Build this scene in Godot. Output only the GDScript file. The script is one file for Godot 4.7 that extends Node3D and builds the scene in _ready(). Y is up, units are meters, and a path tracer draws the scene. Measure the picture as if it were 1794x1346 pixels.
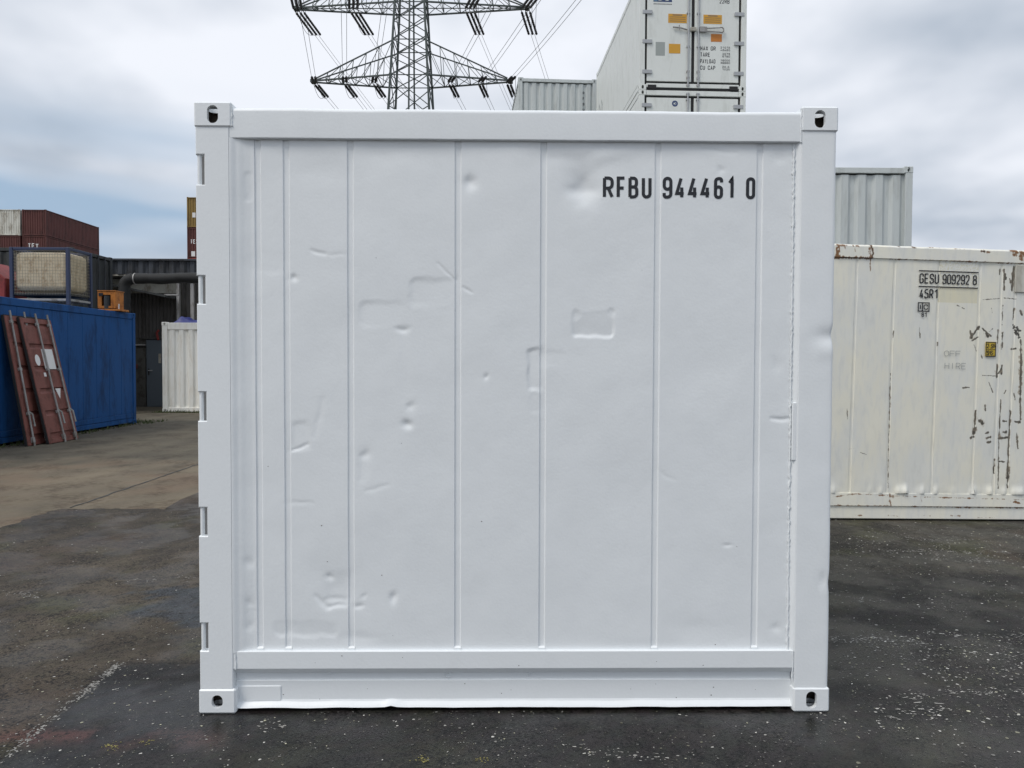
extends Node3D

# ---------------------------------------------------------------- mesh builder
class MB:
	var v := PackedVector3Array()
	var n := PackedVector3Array()
	var u := PackedVector2Array()
	var c := PackedColorArray()
	var ix := PackedInt32Array()
	var xf := Transform3D.IDENTITY
	var use_uv := false
	var use_col := false
	func vert(p: Vector3, nn: Vector3, uv := Vector2.ZERO, col := Color.WHITE) -> int:
		v.append(xf * p)
		n.append((xf.basis * nn).normalized())
		if use_uv: u.append(uv)
		if use_col: c.append(col)
		return v.size() - 1
	func face(a: int, b: int, d: int) -> void:      # counter-clockwise seen from outside
		ix.append(a); ix.append(d); ix.append(b)
	func tri(a: Vector3, b: Vector3, d: Vector3) -> void:
		var m := (b - a).cross(d - a).normalized()
		var i := vert(a, m); vert(b, m); vert(d, m)
		face(i, i + 1, i + 2)
	func quad(a: Vector3, b: Vector3, d: Vector3, e: Vector3) -> void:
		var m := (b - a).cross(d - a)
		if m.length_squared() < 1e-18: m = (d - a).cross(e - a)
		m = m.normalized()
		var i := vert(a, m, Vector2(a.x, a.y)); vert(b, m, Vector2(b.x, b.y)); vert(d, m, Vector2(d.x, d.y)); vert(e, m, Vector2(e.x, e.y))
		face(i, i + 1, i + 2); face(i, i + 2, i + 3)
	# chamfered box; holes: face index -> [half width, half height, tunnel depth, centre offset] with faces 0 +x 1 -x 2 +y 3 -y 4 +z 5 -z
	func cbox(ctr: Vector3, s: Vector3, ch := 0.0, holes := {}) -> void:
		var h := s * 0.5
		var cc: float = min(ch, min(h.x, min(h.y, h.z)) * 0.9)
		var ax := [[Vector3.RIGHT, Vector3.UP, Vector3.BACK], [Vector3.UP, Vector3.BACK, Vector3.RIGHT], [Vector3.BACK, Vector3.RIGHT, Vector3.UP]]
		for k in 3:
			for sg in [1, -1]:
				var w: Vector3 = ax[k][0] * sg
				var e1: Vector3 = ax[k][1]
				var e2: Vector3 = ax[k][2] * sg
				var hw: float = abs(w.dot(h)); var h1: float = abs(e1.dot(h)) - cc; var h2: float = abs(e2.dot(h)) - cc
				var o := ctr + w * hw
				var q := [o - e1 * h1 - e2 * h2, o + e1 * h1 - e2 * h2, o + e1 * h1 + e2 * h2, o - e1 * h1 + e2 * h2]
				var fi: int = k * 2 + (0 if sg > 0 else 1)
				if holes.has(fi):
					ringed(q, o, w, e1, e2, holes[fi])
				else:
					quad(q[0], q[1], q[2], q[3])
				if cc > 0.0:
					# the two edges on the +-e1 side of this face, once per pair of faces
					var k2: int = (k + 1) % 3
					var w2: Vector3 = ax[k2][0]
					for sg2 in [1, -1]:
						var a1: Vector3 = w; var a2: Vector3 = w2 * sg2
						var a3 := a1.cross(a2)
						var l1: float = abs(a1.dot(h)); var l2: float = abs(a2.dot(h)); var l3: float = abs(a3.dot(h)) - cc
						var p1 := ctr + a1 * l1 + a2 * (l2 - cc)
						var p2 := ctr + a1 * (l1 - cc) + a2 * l2
						quad(p1 - a3 * l3, p2 - a3 * l3, p2 + a3 * l3, p1 + a3 * l3)
		if cc > 0.0:
			for sx in [1, -1]:
				for sy in [1, -1]:
					for sz in [1, -1]:
						var pa := ctr + Vector3(sx * h.x, sy * (h.y - cc), sz * (h.z - cc))
						var pb := ctr + Vector3(sx * (h.x - cc), sy * h.y, sz * (h.z - cc))
						var pc := ctr + Vector3(sx * (h.x - cc), sy * (h.y - cc), sz * h.z)
						if sx * sy * sz > 0: tri(pa, pb, pc)
						else: tri(pa, pc, pb)
	func ringed(q: Array, o: Vector3, w: Vector3, e1: Vector3, e2: Vector3, hole: Array) -> void:
		var a: float = hole[0]; var b: float = hole[1]; var deep: float = hole[2]
		var off: Vector3 = hole[3] if hole.size() > 3 else Vector3.ZERO
		var r: float = min(a, b)
		var loop := []
		var m := 6
		for k in 4:      # quadrant arcs, matching corner order
			var s1: float = [-1, 1, 1, -1][k]; var s2: float = [-1, -1, 1, 1][k]
			var t0: float = PI + k * PI / 2
			for j in m + 1:
				var t := t0 + PI / 2 * j / m
				loop.append(o + off + e1 * (s1 * (a - r) + r * cos(t)) + e2 * (s2 * (b - r) + r * sin(t)))
		var cnt := loop.size()
		for k in 4:
			for j in m: tri(q[k], loop[k * (m + 1) + j + 1], loop[k * (m + 1) + j])
			var last: Vector3 = loop[k * (m + 1) + m]
			var nxt: Vector3 = loop[((k + 1) % 4) * (m + 1)]
			tri(q[k], q[(k + 1) % 4], last)
			if last.distance_to(nxt) > 1e-5: tri(q[(k + 1) % 4], nxt, last)
		for j in cnt:
			var j2: int = (j + 1) % cnt
			if loop[j].distance_to(loop[j2]) > 1e-5:
				quad(loop[j], loop[j2], loop[j2] - w * deep, loop[j] - w * deep)
	func bar(a: Vector3, b: Vector3, w: float, t := -1.0, ch := 0.0) -> void:
		if t < 0: t = w
		var d := b - a
		var y := d.normalized()
		var x := (Vector3.UP if abs(y.y) < 0.95 else Vector3.RIGHT).cross(y).normalized()
		var z := x.cross(y)
		var keep := xf
		xf = xf * Transform3D(Basis(x, y, z), (a + b) * 0.5)
		cbox(Vector3.ZERO, Vector3(w, d.length(), t), ch)
		xf = keep
	func tube(pts: Array, r: float, sides := 8, caps := true, rs := []) -> void:
		var up := Vector3.UP
		var base := v.size()
		for i in pts.size():
			var d: Vector3 = (pts[min(i + 1, pts.size() - 1)] - pts[max(i - 1, 0)]).normalized()
			if i == 0: up = Vector3.UP if abs(d.y) < 0.9 else Vector3.RIGHT
			var x := up.cross(d).normalized()
			var y := d.cross(x)
			up = y
			var rr: float = rs[i] if rs.size() > i else r
			for s in sides + 1:
				var t := TAU * s / sides
				var o := x * cos(t) + y * sin(t)
				vert(pts[i] + o * rr, o, Vector2(float(s) / sides, i))
		for i in pts.size() - 1:
			for s in sides:
				var a := base + i * (sides + 1) + s
				var b := a + 1
				var e := a + sides + 1
				face(a, b, e + 1); face(a, e + 1, e)
		if caps:
			for i in [0, pts.size() - 1]:
				var d: Vector3 = (pts[1] - pts[0]).normalized() * -1.0 if i == 0 else (pts[-1] - pts[-2]).normalized()
				var ctr := vert(pts[i], d)
				var ring := []
				for s in sides: ring.append(xf.affine_inverse() * v[base + i * (sides + 1) + s])
				for s in sides:
					if i == 0: tri(ring[(s + 1) % sides], ring[s], pts[i])
					else: tri(ring[s], ring[(s + 1) % sides], pts[i])
	# polygon (counter-clockwise in xy) extruded from z0 to z1, front edge broken by b
	func prism(poly: PackedVector2Array, z0: float, z1: float, b := 0.0) -> void:
		var cnt := poly.size()
		var ins := PackedVector2Array()
		for i in cnt:
			var d0 := (poly[i] - poly[(i + cnt - 1) % cnt]).normalized()
			var d1 := (poly[(i + 1) % cnt] - poly[i]).normalized()
			var n0 := Vector2(-d0.y, d0.x); var n1 := Vector2(-d1.y, d1.x)
			var mm := (n0 + n1).normalized()
			ins.append(poly[i] + mm * (b / max(0.4, mm.dot(n0))))
		var t := Geometry2D.triangulate_polygon(poly)
		for k in range(0, t.size(), 3):
			var A := ins[t[k]]; var Bp := ins[t[k + 1]]; var D := ins[t[k + 2]]
			if (Bp - A).cross(D - A) < 0:
				var sw := Bp; Bp = D; D = sw
			tri(Vector3(A.x, A.y, z1), Vector3(Bp.x, Bp.y, z1), Vector3(D.x, D.y, z1))
			A = poly[t[k]]; Bp = poly[t[k + 1]]; D = poly[t[k + 2]]
			if (Bp - A).cross(D - A) < 0:
				var sw2 := Bp; Bp = D; D = sw2
			tri(Vector3(A.x, A.y, z0), Vector3(D.x, D.y, z0), Vector3(Bp.x, Bp.y, z0))
		for i in cnt:
			var j := (i + 1) % cnt
			var p := poly[i]; var q := poly[j]
			quad(Vector3(p.x, p.y, z0), Vector3(q.x, q.y, z0), Vector3(q.x, q.y, z1 - b), Vector3(p.x, p.y, z1 - b))
			if b > 0.0:
				quad(Vector3(p.x, p.y, z1 - b), Vector3(q.x, q.y, z1 - b), Vector3(ins[j].x, ins[j].y, z1), Vector3(ins[i].x, ins[i].y, z1))
	# grid of points pts[row][col]; outside is where (col step) x (row step) points
	func grid(pts: Array, uvs := [], cols := []) -> void:
		var R := pts.size(); var C: int = pts[0].size()
		var base := v.size()
		for r in R:
			for k in C:
				var dx: Vector3 = pts[r][min(k + 1, C - 1)] - pts[r][max(k - 1, 0)]
				var dy: Vector3 = pts[min(r + 1, R - 1)][k] - pts[max(r - 1, 0)][k]
				vert(pts[r][k], dx.cross(dy).normalized(), uvs[r][k] if uvs.size() else Vector2.ZERO, cols[r][k] if cols.size() else Color.WHITE)
		for r in R - 1:
			for k in C - 1:
				var a := base + r * C + k
				face(a, a + 1, a + C + 1); face(a, a + C + 1, a + C)
	func mesh() -> ArrayMesh:
		var arr := []
		arr.resize(Mesh.ARRAY_MAX)
		arr[Mesh.ARRAY_VERTEX] = v
		arr[Mesh.ARRAY_NORMAL] = n
		if use_uv: arr[Mesh.ARRAY_TEX_UV] = u
		if use_col: arr[Mesh.ARRAY_COLOR] = c
		arr[Mesh.ARRAY_INDEX] = ix
		var m := ArrayMesh.new()
		m.add_surface_from_arrays(Mesh.PRIMITIVE_TRIANGLES, arr)
		return m

# ---------------------------------------------------------------- scene helpers
var taken := {}
var M := {}
var rng := RandomNumberGenerator.new()

func numbered(called: String) -> String:
	taken[called] = taken.get(called, -1) + 1
	return called if taken[called] == 0 else "%s_%03d" % [called, taken[called]]

func tag(o: Node, label: String, category: String, group := "", kind := "") -> void:
	o.set_meta("label", label)
	if category: o.set_meta("category", category)
	if group: o.set_meta("group", group)
	if kind: o.set_meta("kind", kind)

func thing(called: String, label: String, category: String, t: Transform3D, group := "") -> Node3D:
	var o := Node3D.new()
	o.name = numbered(called)
	add_child(o)
	o.transform = t
	tag(o, label, category, group)
	return o

func part(parent: Node, called: String, mb: MB, mat: Material, t := Transform3D.IDENTITY) -> MeshInstance3D:
	return part_mesh(parent, called, mb.mesh(), mat, t)

func part_mesh(parent: Node, called: String, m: Mesh, mat: Material, t := Transform3D.IDENTITY) -> MeshInstance3D:
	var o := MeshInstance3D.new()
	o.name = numbered(called) if parent == self else called
	o.mesh = m
	o.material_override = mat
	parent.add_child(o, true)
	o.transform = t
	return o

func structure(called: String, mb: MB, mat: Material, label: String) -> MeshInstance3D:
	var o := part(self, called, mb, mat)
	tag(o, label, called.replace("_", " "), "", "structure")
	return o

func box(parent: Node, called: String, ctr: Vector3, s: Vector3, ch: float, mat: Material) -> MeshInstance3D:
	var mb := MB.new()
	mb.cbox(ctr, s, ch)
	return part(parent, called, mb, mat)

func lin(r: float, g: float, b: float) -> Color:
	return Color(r, g, b).linear_to_srgb()

# ---------------------------------------------------------------- textures
func noise(freq: float, seed_: int, oct := 4, type := FastNoiseLite.TYPE_SIMPLEX_SMOOTH) -> FastNoiseLite:
	var f := FastNoiseLite.new()
	f.noise_type = type
	f.frequency = freq
	f.seed = seed_
	f.fractal_type = FastNoiseLite.FRACTAL_FBM
	f.fractal_octaves = oct
	return f

# tone texture: layers of noise around 1.0; layers = [[freq, octaves, amount], ...], grain = per-texel amount, tint = colour of the darker end
func tone(size: int, layers: Array, grain: float, seed_: int, dark := Color(0, 0, 0), top := 0.97) -> ImageTexture:
	var acc := PackedFloat32Array()
	acc.resize(size * size)
	var k := 0
	for l in layers:
		var f := noise(l[0], seed_ + k * 7, l[1])
		k += 1
		var b := f.get_seamless_image(size, size, false, false, 0.15, true).get_data()
		var amt: float = l[2]
		for i in acc.size(): acc[i] += (b[i] / 255.0 - 0.5) * 2.0 * amt
	var r := RandomNumberGenerator.new()
	r.seed = seed_
	var out := PackedByteArray()
	out.resize(size * size * 3)
	for i in acc.size():
		var t: float = clamp(top + min(acc[i], 0.0) * 1.6 + max(acc[i], 0.0) * 0.2 + (r.randf() - 0.5) * grain, 0.0, 1.0)
		var j := i * 3
		out[j] = int(255.0 * (t + (1.0 - t) * dark.r)); out[j + 1] = int(255.0 * (t + (1.0 - t) * dark.g)); out[j + 2] = int(255.0 * (t + (1.0 - t) * dark.b))
	return ImageTexture.create_from_image(Image.create_from_data(size, size, false, Image.FORMAT_RGB8, out))

func bumps(size: int, freq: float, oct: int, seed_: int) -> ImageTexture:
	return ImageTexture.create_from_image(noise(freq, seed_, oct).get_seamless_image(size, size, false, false, 0.15, true))

# damp patches: smoother where moisture sits
func damp(size: int) -> ImageTexture:
	var b := noise(0.007, 91, 6).get_seamless_image(size, size, false, false, 0.15, true).get_data()
	for i in b.size():
		var v: float = b[i] / 255.0
		b[i] = int(255.0 * lerpf(0.47, 0.78, smoothstep(0.30, 0.66, v)))
	return ImageTexture.create_from_image(Image.create_from_data(size, size, false, Image.FORMAT_L8, b))

func mat(col: Color, rough: float, tex: Texture2D = null, scale := Vector3.ONE, metal := 0.0, world := true) -> StandardMaterial3D:
	var m := StandardMaterial3D.new()
	m.albedo_color = col
	m.roughness = rough
	m.metallic = metal
	if tex:
		m.albedo_texture = tex
		m.uv1_triplanar = true
		m.uv1_world_triplanar = world
		m.uv1_scale = scale
	return m

func relief(m: StandardMaterial3D, tex: Texture2D, cm: float) -> StandardMaterial3D:
	m.heightmap_enabled = true
	m.heightmap_texture = tex
	m.heightmap_scale = cm
	return m

# ---------------------------------------------------------------- stroke lettering (flat print)
const GLYPHS := {
	"A": [[0, 0, 0, 0, 0.5, 1, 1, 0], [0, 0, 0.2, 0.28, 0.8, 0.28]], "B": [[0, 0, 0, 0, 0, 1], [0, 0.8, 0, 1, 0.94, 1, 0.94, 0.53, 0, 0.53], [0, 0.8, 0, 0.53, 1, 0.53, 1, 0, 0, 0]],
	"C": [[0, 1, 1, 0.7, 1, 1, 0, 1, 0, 0, 1, 0, 1, 0.3]], "D": [[0, 0, 0, 0, 0, 1], [0, 1, 0, 1, 1, 1, 1, 0, 0, 0]], "E": [[0, 0, 1, 1, 0, 1, 0, 0, 1, 0], [0, 0, 0, 0.52, 0.85, 0.52]],
	"F": [[0, 0, 0, 0, 0, 1, 1, 1], [0, 0, 0, 0.47, 0.88, 0.47]], "G": [[0, 1, 1, 0.72, 1, 1, 0, 1, 0, 0, 1, 0, 1, 0.45], [0, 0, 1, 0.45, 0.55, 0.45]], "H": [[0, 0, 0, 0, 0, 1], [0, 0, 1, 0, 1, 1], [0, 0, 0, 0.5, 1, 0.5]],
	"I": [[0, 0, 0.5, 0, 0.5, 1]], "L": [[0, 0, 0, 1, 0, 0, 1, 0]], "M": [[0, 0, 0, 0, 0, 1, 0.5, 0.3, 1, 1, 1, 0]], "O": [[1, 1, 0, 0, 1, 0, 1, 1, 0, 1]], "P": [[0, 0, 0, 0, 0, 1], [0, 0.8, 0, 1, 1, 1, 1, 0.45, 0, 0.45]],
	"R": [[0, 0, 0, 0, 0, 1], [0, 0.8, 0, 1, 1, 1, 1, 0.46, 0, 0.46], [0, 0, 0.5, 0.46, 1, 0]], "S": [[0, 1, 1, 0.74, 1, 1, 0, 1, 0, 0.52, 1, 0.52, 1, 0, 0, 0, 0, 0.26]], "T": [[0, 0, 0, 1, 1, 1], [0, 0, 0.5, 1, 0.5, 0]],
	"U": [[0, 1, 0, 1, 0, 0, 1, 0, 1, 1]], "W": [[0, 0, 0, 1, 0.25, 0, 0.5, 0.8, 0.75, 0, 1, 1]], "X": [[0, 0, 0, 0, 1, 1], [0, 0, 0, 1, 1, 0]], "Y": [[0, 0, 0, 1, 0.5, 0.48, 1, 1], [0, 0, 0.5, 0.48, 0.5, 0]],
	"0": [[1, 1, 0, 0, 1, 0, 1, 1, 0, 1]], "1": [[0, 0, 0.05, 0.78, 0.75, 1, 0.75, 0]], "2": [[0, 0.9, 0, 0.74, 0, 1, 1, 1, 1, 0.6, 0, 0.02], [0, 0, 0, 0, 1, 0]], "3": [[0, 1, 0, 1, 1, 1, 1, 0.53, 0.3, 0.53], [0, 1, 0.3, 0.53, 1, 0.53, 1, 0, 0, 0]],
	"4": [[0, 0, 0.6, 1, 0, 0.2, 1, 0.2], [0, 0, 0.72, 0.52, 0.72, 0]], "5": [[0, 0.8, 1, 1, 0.06, 1, 0.02, 0.56, 1, 0.6, 1, 0, 0, 0, 0, 0.22]], "6": [[1, 1, 0, 0, 1, 0, 1, 0.56, 0, 0.56], [0, 1, 0, 0.3, 0, 1, 1, 1, 1, 0.8]],
	"7": [[0, 0, 0, 1, 1, 1, 0.35, 0]], "8": [[1, 1, 0, 0, 1, 0, 1, 0.53, 0, 0.53], [1, 1, 0.06, 0.53, 0.94, 0.53, 0.94, 1, 0.06, 1]], "9": [[1, 1, 0, 0.42, 1, 0.42, 1, 1, 0, 1], [0, 1, 1, 0.7, 1, 0, 0, 0, 0, 0.22]], ".": [[0, 0, 0.4, 0, 0.6, 0]],
}

func rounded(pts: Array, closed: bool, r: float) -> Array:
	if r <= 0.0 or pts.size() < 3: return pts
	var out := []
	var cnt := pts.size()
	for i in cnt:
		if not closed and (i == 0 or i == cnt - 1):
			out.append(pts[i])
			continue
		var p: Vector2 = pts[i]
		var a: Vector2 = pts[(i + cnt - 1) % cnt] - p
		var b: Vector2 = pts[(i + 1) % cnt] - p
		var d: float = min(r, min(a.length(), b.length()) * (0.5 if true else 1.0))
		var pa := p + a.normalized() * d
		var pb := p + b.normalized() * d
		for k in 7:
			var t := k / 6.0
			var w := 0.75       # a little fuller than a parabola
			var q := (pa * (1 - t) * (1 - t) + p * 2 * t * (1 - t) * w + pb * t * t) / ((1 - t) * (1 - t) + 2 * t * (1 - t) * w + t * t)
			out.append(q)
	return out

func ribbon(mb: MB, pts: Array, closed: bool, w: float, lift: Callable, step := 1e9) -> void:
	var p := []
	var cnt := pts.size()
	for i in cnt if closed else cnt - 1:
		var a: Vector2 = pts[i]; var b: Vector2 = pts[(i + 1) % cnt]
		if a.distance_to(b) < 1e-5: continue
		var k: int = max(1, int(ceil(a.distance_to(b) / step)))
		for j in k: p.append(a.lerp(b, float(j) / k))
	if not closed: p.append(pts[cnt - 1])
	cnt = p.size()
	if cnt < 2: return
	var L := []; var R := []
	for i in cnt:
		var d0: Vector2 = (p[i] - p[i - 1 if i > 0 else (cnt - 1 if closed else 0)])
		var d1: Vector2 = (p[(i + 1) % cnt if closed else min(i + 1, cnt - 1)] - p[i])
		if d0.length() < 1e-6: d0 = d1
		if d1.length() < 1e-6: d1 = d0
		d0 = d0.normalized(); d1 = d1.normalized()
		var n0 := Vector2(-d0.y, d0.x); var n1 := Vector2(-d1.y, d1.x)
		var mm := (n0 + n1).normalized()
		var o: Vector2 = mm * (w * 0.5 / max(0.45, mm.dot(n0)))
		L.append(p[i] + o); R.append(p[i] - o)
	for i in cnt if closed else cnt - 1:
		var j: int = (i + 1) % cnt
		mb.quad(lift.call(R[i]), lift.call(R[j]), lift.call(L[j]), lift.call(L[i]))

func glyph(mb: MB, ch: String, x: float, y: float, w: float, h: float, sw: float, lift: Callable, step := 1e9) -> void:
	if not GLYPHS.has(ch): return
	for s in GLYPHS[ch]:
		var pts := []
		for i in range(2, s.size(), 2):
			pts.append(Vector2(x + sw * 0.5 + s[i] * (w - sw), y + sw * 0.5 + s[i + 1] * (h - sw)))
		ribbon(mb, rounded(pts, s[0] == 1, s[1] * (w - sw) * 0.62), s[0] == 1, sw, lift, step)

func words(mb: MB, text: String, x: float, y: float, w: float, h: float, sw: float, gap: float, lift: Callable) -> void:
	for ch in text:
		glyph(mb, ch, x, y, w, h, sw, lift)
		x += (w + gap) * (0.7 if ch == "." else 1.0)

func flat(z: float) -> Callable:
	return func(p: Vector2) -> Vector3: return Vector3(p.x, p.y, z)

# dents and scrapes, in metres on the surface they mark
const PITS := [[-0.222, 2.503, 0.029, 0.027, 0.0090], [0.303, 2.480, 0.064, 0.059, 0.0220], [0.308, 2.565, 0.096, 0.048, 0.0070], [0.208, 2.625, 0.107, 0.037, 0.0040], [0.422, 2.640, 0.107, 0.032, -0.0030], [-1.048, 2.054, 0.016, 0.013, 0.0050], [-0.142, 1.592, 0.013, 0.013, 0.0040], [-0.537, 1.816, 0.029, 0.013, 0.0050], [-0.518, 1.368, 0.021, 0.016, 0.0080], [-0.499, 1.454, 0.021, 0.019, 0.0040], [0.952, 2.569, 0.016, 0.016, 0.0030], [-0.581, 0.545, 0.016, 0.024, 0.0060], [-0.888, 0.641, 0.016, 0.013, 0.0040], [-0.851, 0.592, 0.085, 0.075, 0.0050], [1.002, 0.796, 0.019, 0.008, 0.0025], [-1.262, 0.714, 0.019, 0.021, 0.0030], [-1.263, 0.521, 0.019, 0.024, 0.0040], [-1.261, 0.406, 0.019, 0.019, 0.0030], [-0.715, 1.230, 0.027, 0.021, 0.0030], [-0.931, 0.673, 0.069, 0.053, 0.0020], [-0.744, 0.351, 0.080, 0.021, 0.0025], [-0.005, 2.557, 0.080, 0.160, -0.0020], [0.529, 0.946, 0.320, 0.240, 0.0025], [-0.554, 0.945, 0.267, 0.187, -0.0025], [-0.071, 2.158, 0.160, 0.294, -0.0020], [0.876, 1.652, 0.160, 0.320, 0.0025], [-0.927, 1.700, 0.134, 0.240, 0.0020], [-0.924, 2.551, 0.134, 0.053, 0.0020], [-0.579, 2.633, 0.160, 0.043, 0.0020], [1.232, 2.633, 0.032, 0.027, 0.0030], [1.246, 0.397, 0.021, 0.021, 0.0035], [1.234, 1.653, 0.027, 0.037, 0.0025], [0.895, 0.397, 0.134, 0.043, 0.0020]]
const PRESSED := [[0.359, 1.846, 0.098, 0.058, 0.0065, 0.0160, 0.0, -1.0], [0.278, 1.887, 0.017, 0.022, 0.0030, 0.0160, -0.6, 0.8], [0.444, 1.893, 0.019, 0.016, 0.0030, 0.0160, 0.6, 0.8], [-0.384, 1.987, 0.115, 0.063, 0.0030, 0.0240, -0.8, 0.7], [-0.636, 1.883, 0.099, 0.059, 0.0026, 0.0240, -0.9, 0.7], [0.087, 1.629, 0.032, 0.098, 0.0080, 0.0187, -0.5, 0.1], [0.167, 1.679, 0.065, 0.035, 0.0018, 0.0214, -0.8, 0.5], [-1.020, 1.313, 0.043, 0.065, 0.0050, 0.0267, -0.2, 0.1], [-1.250, 2.480, 0.019, 0.069, 0.0035, 0.0160, -0.3, 0.0], [-0.716, 1.163, 0.028, 0.072, 0.0030, 0.0214, -0.8, 0.6], [-0.997, 0.398, 0.146, 0.035, 0.0040, 0.0240, -0.2, -0.8], [-0.531, 1.642, 0.022, 0.167, 0.0010, 0.0160, 0.0, 0.0], [-1.258, 0.453, 0.022, 0.041, 0.0030, 0.0187, 0.0, 0.0], [-1.165, 2.128, 0.080, 0.051, 0.0012, 0.0240, 0.0, -0.6], [0.090, 1.468, 0.024, 0.047, 0.0018, 0.0187, -0.3, -0.3], [-0.848, 0.594, 0.057, 0.079, 0.0040, 0.0320, 0.2, -0.7]]
const CREASES := [[-0.960, 2.188, -0.904, 2.164, 0.0107, 0.0030], [-0.904, 2.164, -0.803, 2.165, 0.0107, 0.0012], [-0.371, 2.125, -0.293, 2.042, 0.0080, 0.0026], [-0.253, 2.016, -0.210, 1.992, 0.0080, 0.0030], [-0.951, 0.548, -0.892, 0.501, 0.0160, 0.0038], [-0.892, 0.501, -0.808, 0.510, 0.0160, 0.0038], [-0.765, 0.504, -0.732, 0.509, 0.0134, 0.0038], [-0.905, 0.537, -0.808, 0.537, 0.0134, 0.0022], [-0.732, 0.542, -0.716, 0.559, 0.0107, 0.0022], [-1.069, 1.240, -0.988, 1.270, 0.0107, 0.0030], [0.677, 1.150, 0.751, 1.104, 0.0134, 0.0011], [-0.912, 1.485, -0.956, 1.310, 0.0187, 0.0015], [1.210, 1.399, 1.303, 1.399, 0.0134, 0.0045], [-1.091, 0.997, -0.970, 0.997, 0.0134, 0.0015], [0.248, 2.607, 0.403, 2.661, 0.0374, 0.0022], [-0.715, 1.048, -0.607, 1.081, 0.0134, 0.0015], [0.852, 2.664, 1.027, 2.650, 0.0134, 0.0015]]
const SCRAPES := [[6.583, 1.548, 6.588, 0.739, 0.0096, 0.50], [6.588, 0.739, 6.597, 0.347, 0.0048, 0.70], [7.810, 1.302, 7.807, 0.926, 0.0144, 0.75], [7.807, 0.926, 7.818, 0.354, 0.0120, 0.80], [7.924, 1.183, 7.927, 0.361, 0.0144, 0.85], [7.924, 0.574, 7.923, 0.465, 0.0288, 0.90], [7.770, 0.658, 7.767, 0.512, 0.0144, 0.90], [7.535, 1.176, 7.530, 0.994, 0.0144, 0.90], [7.536, 0.994, 7.526, 0.934, 0.0288, 0.80], [7.484, 0.885, 7.521, 0.897, 0.0240, 0.80], [8.006, 1.936, 8.037, 1.088, 0.0192, 0.60], [7.578, 1.068, 7.617, 1.044, 0.0336, 0.85], [7.653, 0.936, 7.685, 0.948, 0.0192, 0.80], [7.668, 0.887, 7.712, 0.900, 0.0192, 0.80], [7.676, 0.839, 7.714, 0.846, 0.0192, 0.80], [7.802, 0.883, 7.904, 0.897, 0.0240, 0.80], [7.845, 1.072, 7.878, 1.067, 0.0192, 0.80], [7.863, 0.951, 7.889, 0.958, 0.0288, 0.80], [7.980, 1.068, 8.038, 1.063, 0.0240, 0.80], [7.813, 0.640, 7.877, 0.635, 0.0144, 0.90], [7.634, 1.238, 7.643, 1.178, 0.0144, 0.80], [7.452, 1.946, 7.530, 2.057, 0.0288, 0.70], [7.454, 1.910, 7.528, 1.954, 0.0144, 0.80], [7.443, 2.018, 7.459, 1.947, 0.0192, 0.70], [7.568, 2.052, 7.673, 1.970, 0.0144, 0.95], [7.646, 2.012, 7.689, 2.049, 0.0096, 0.80], [7.621, 1.999, 7.635, 1.969, 0.0288, 0.90], [7.747, 2.038, 7.748, 1.863, 0.0144, 0.60], [7.799, 2.009, 7.800, 1.834, 0.0192, 0.60], [7.756, 1.664, 7.762, 1.537, 0.0240, 0.80], [7.807, 1.665, 7.805, 1.569, 0.0192, 0.80], [7.773, 1.574, 7.802, 1.635, 0.0144, 0.80], [7.790, 2.677, 7.799, 2.461, 0.0144, 0.90], [7.804, 2.629, 7.813, 2.570, 0.0288, 0.85], [7.896, 2.716, 7.881, 2.463, 0.0240, 0.85], [7.857, 2.583, 7.888, 2.464, 0.0096, 0.80], [7.745, 2.676, 7.741, 2.627, 0.0192, 0.80], [7.568, 2.352, 7.758, 2.370, 0.0077, 0.70], [7.802, 2.377, 7.936, 2.369, 0.0077, 0.70], [7.902, 1.837, 7.953, 1.844, 0.0144, 0.90], [7.379, 1.415, 7.449, 1.422, 0.0144, 0.95], [7.596, 1.552, 7.742, 1.549, 0.0077, 0.90], [7.669, 1.481, 7.718, 1.373, 0.0077, 0.90], [7.487, 1.875, 7.522, 1.804, 0.0062, 0.90], [7.287, 2.284, 7.364, 2.250, 0.0120, 0.60], [8.019, 1.791, 8.027, 1.306, 0.0240, 0.75], [7.083, 1.889, 7.084, 1.853, 0.0096, 0.80], [8.003, 0.972, 8.025, 0.759, 0.0144, 0.40], [7.793, 2.298, 7.789, 2.088, 0.0144, 0.30], [6.146, 0.745, 6.220, 0.758, 0.0096, 0.40], [6.271, 0.716, 6.347, 0.693, 0.0096, 0.40], [6.118, 1.181, 6.128, 1.062, 0.0072, 0.50], [6.876, 2.034, 6.886, 1.932, 0.0096, 0.50], [6.597, 1.997, 6.593, 1.925, 0.0072, 0.60], [7.922, 2.272, 7.914, 2.151, 0.0144, 0.40], [7.993, 2.244, 8.008, 2.202, 0.0192, 0.80], [7.667, 2.265, 7.676, 2.217, 0.0096, 0.50], [7.846, 1.364, 7.863, 1.400, 0.0096, 0.80], [7.574, 1.769, 7.588, 1.733, 0.0144, 0.60], [7.954, 1.366, 7.970, 1.305, 0.0144, 0.50]]
const BARE_PATCH := [Vector2(7.897, 2.108), Vector2(8.001, 2.057), Vector2(7.993, 1.954), Vector2(7.954, 1.965), Vector2(7.938, 2.031)]
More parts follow.
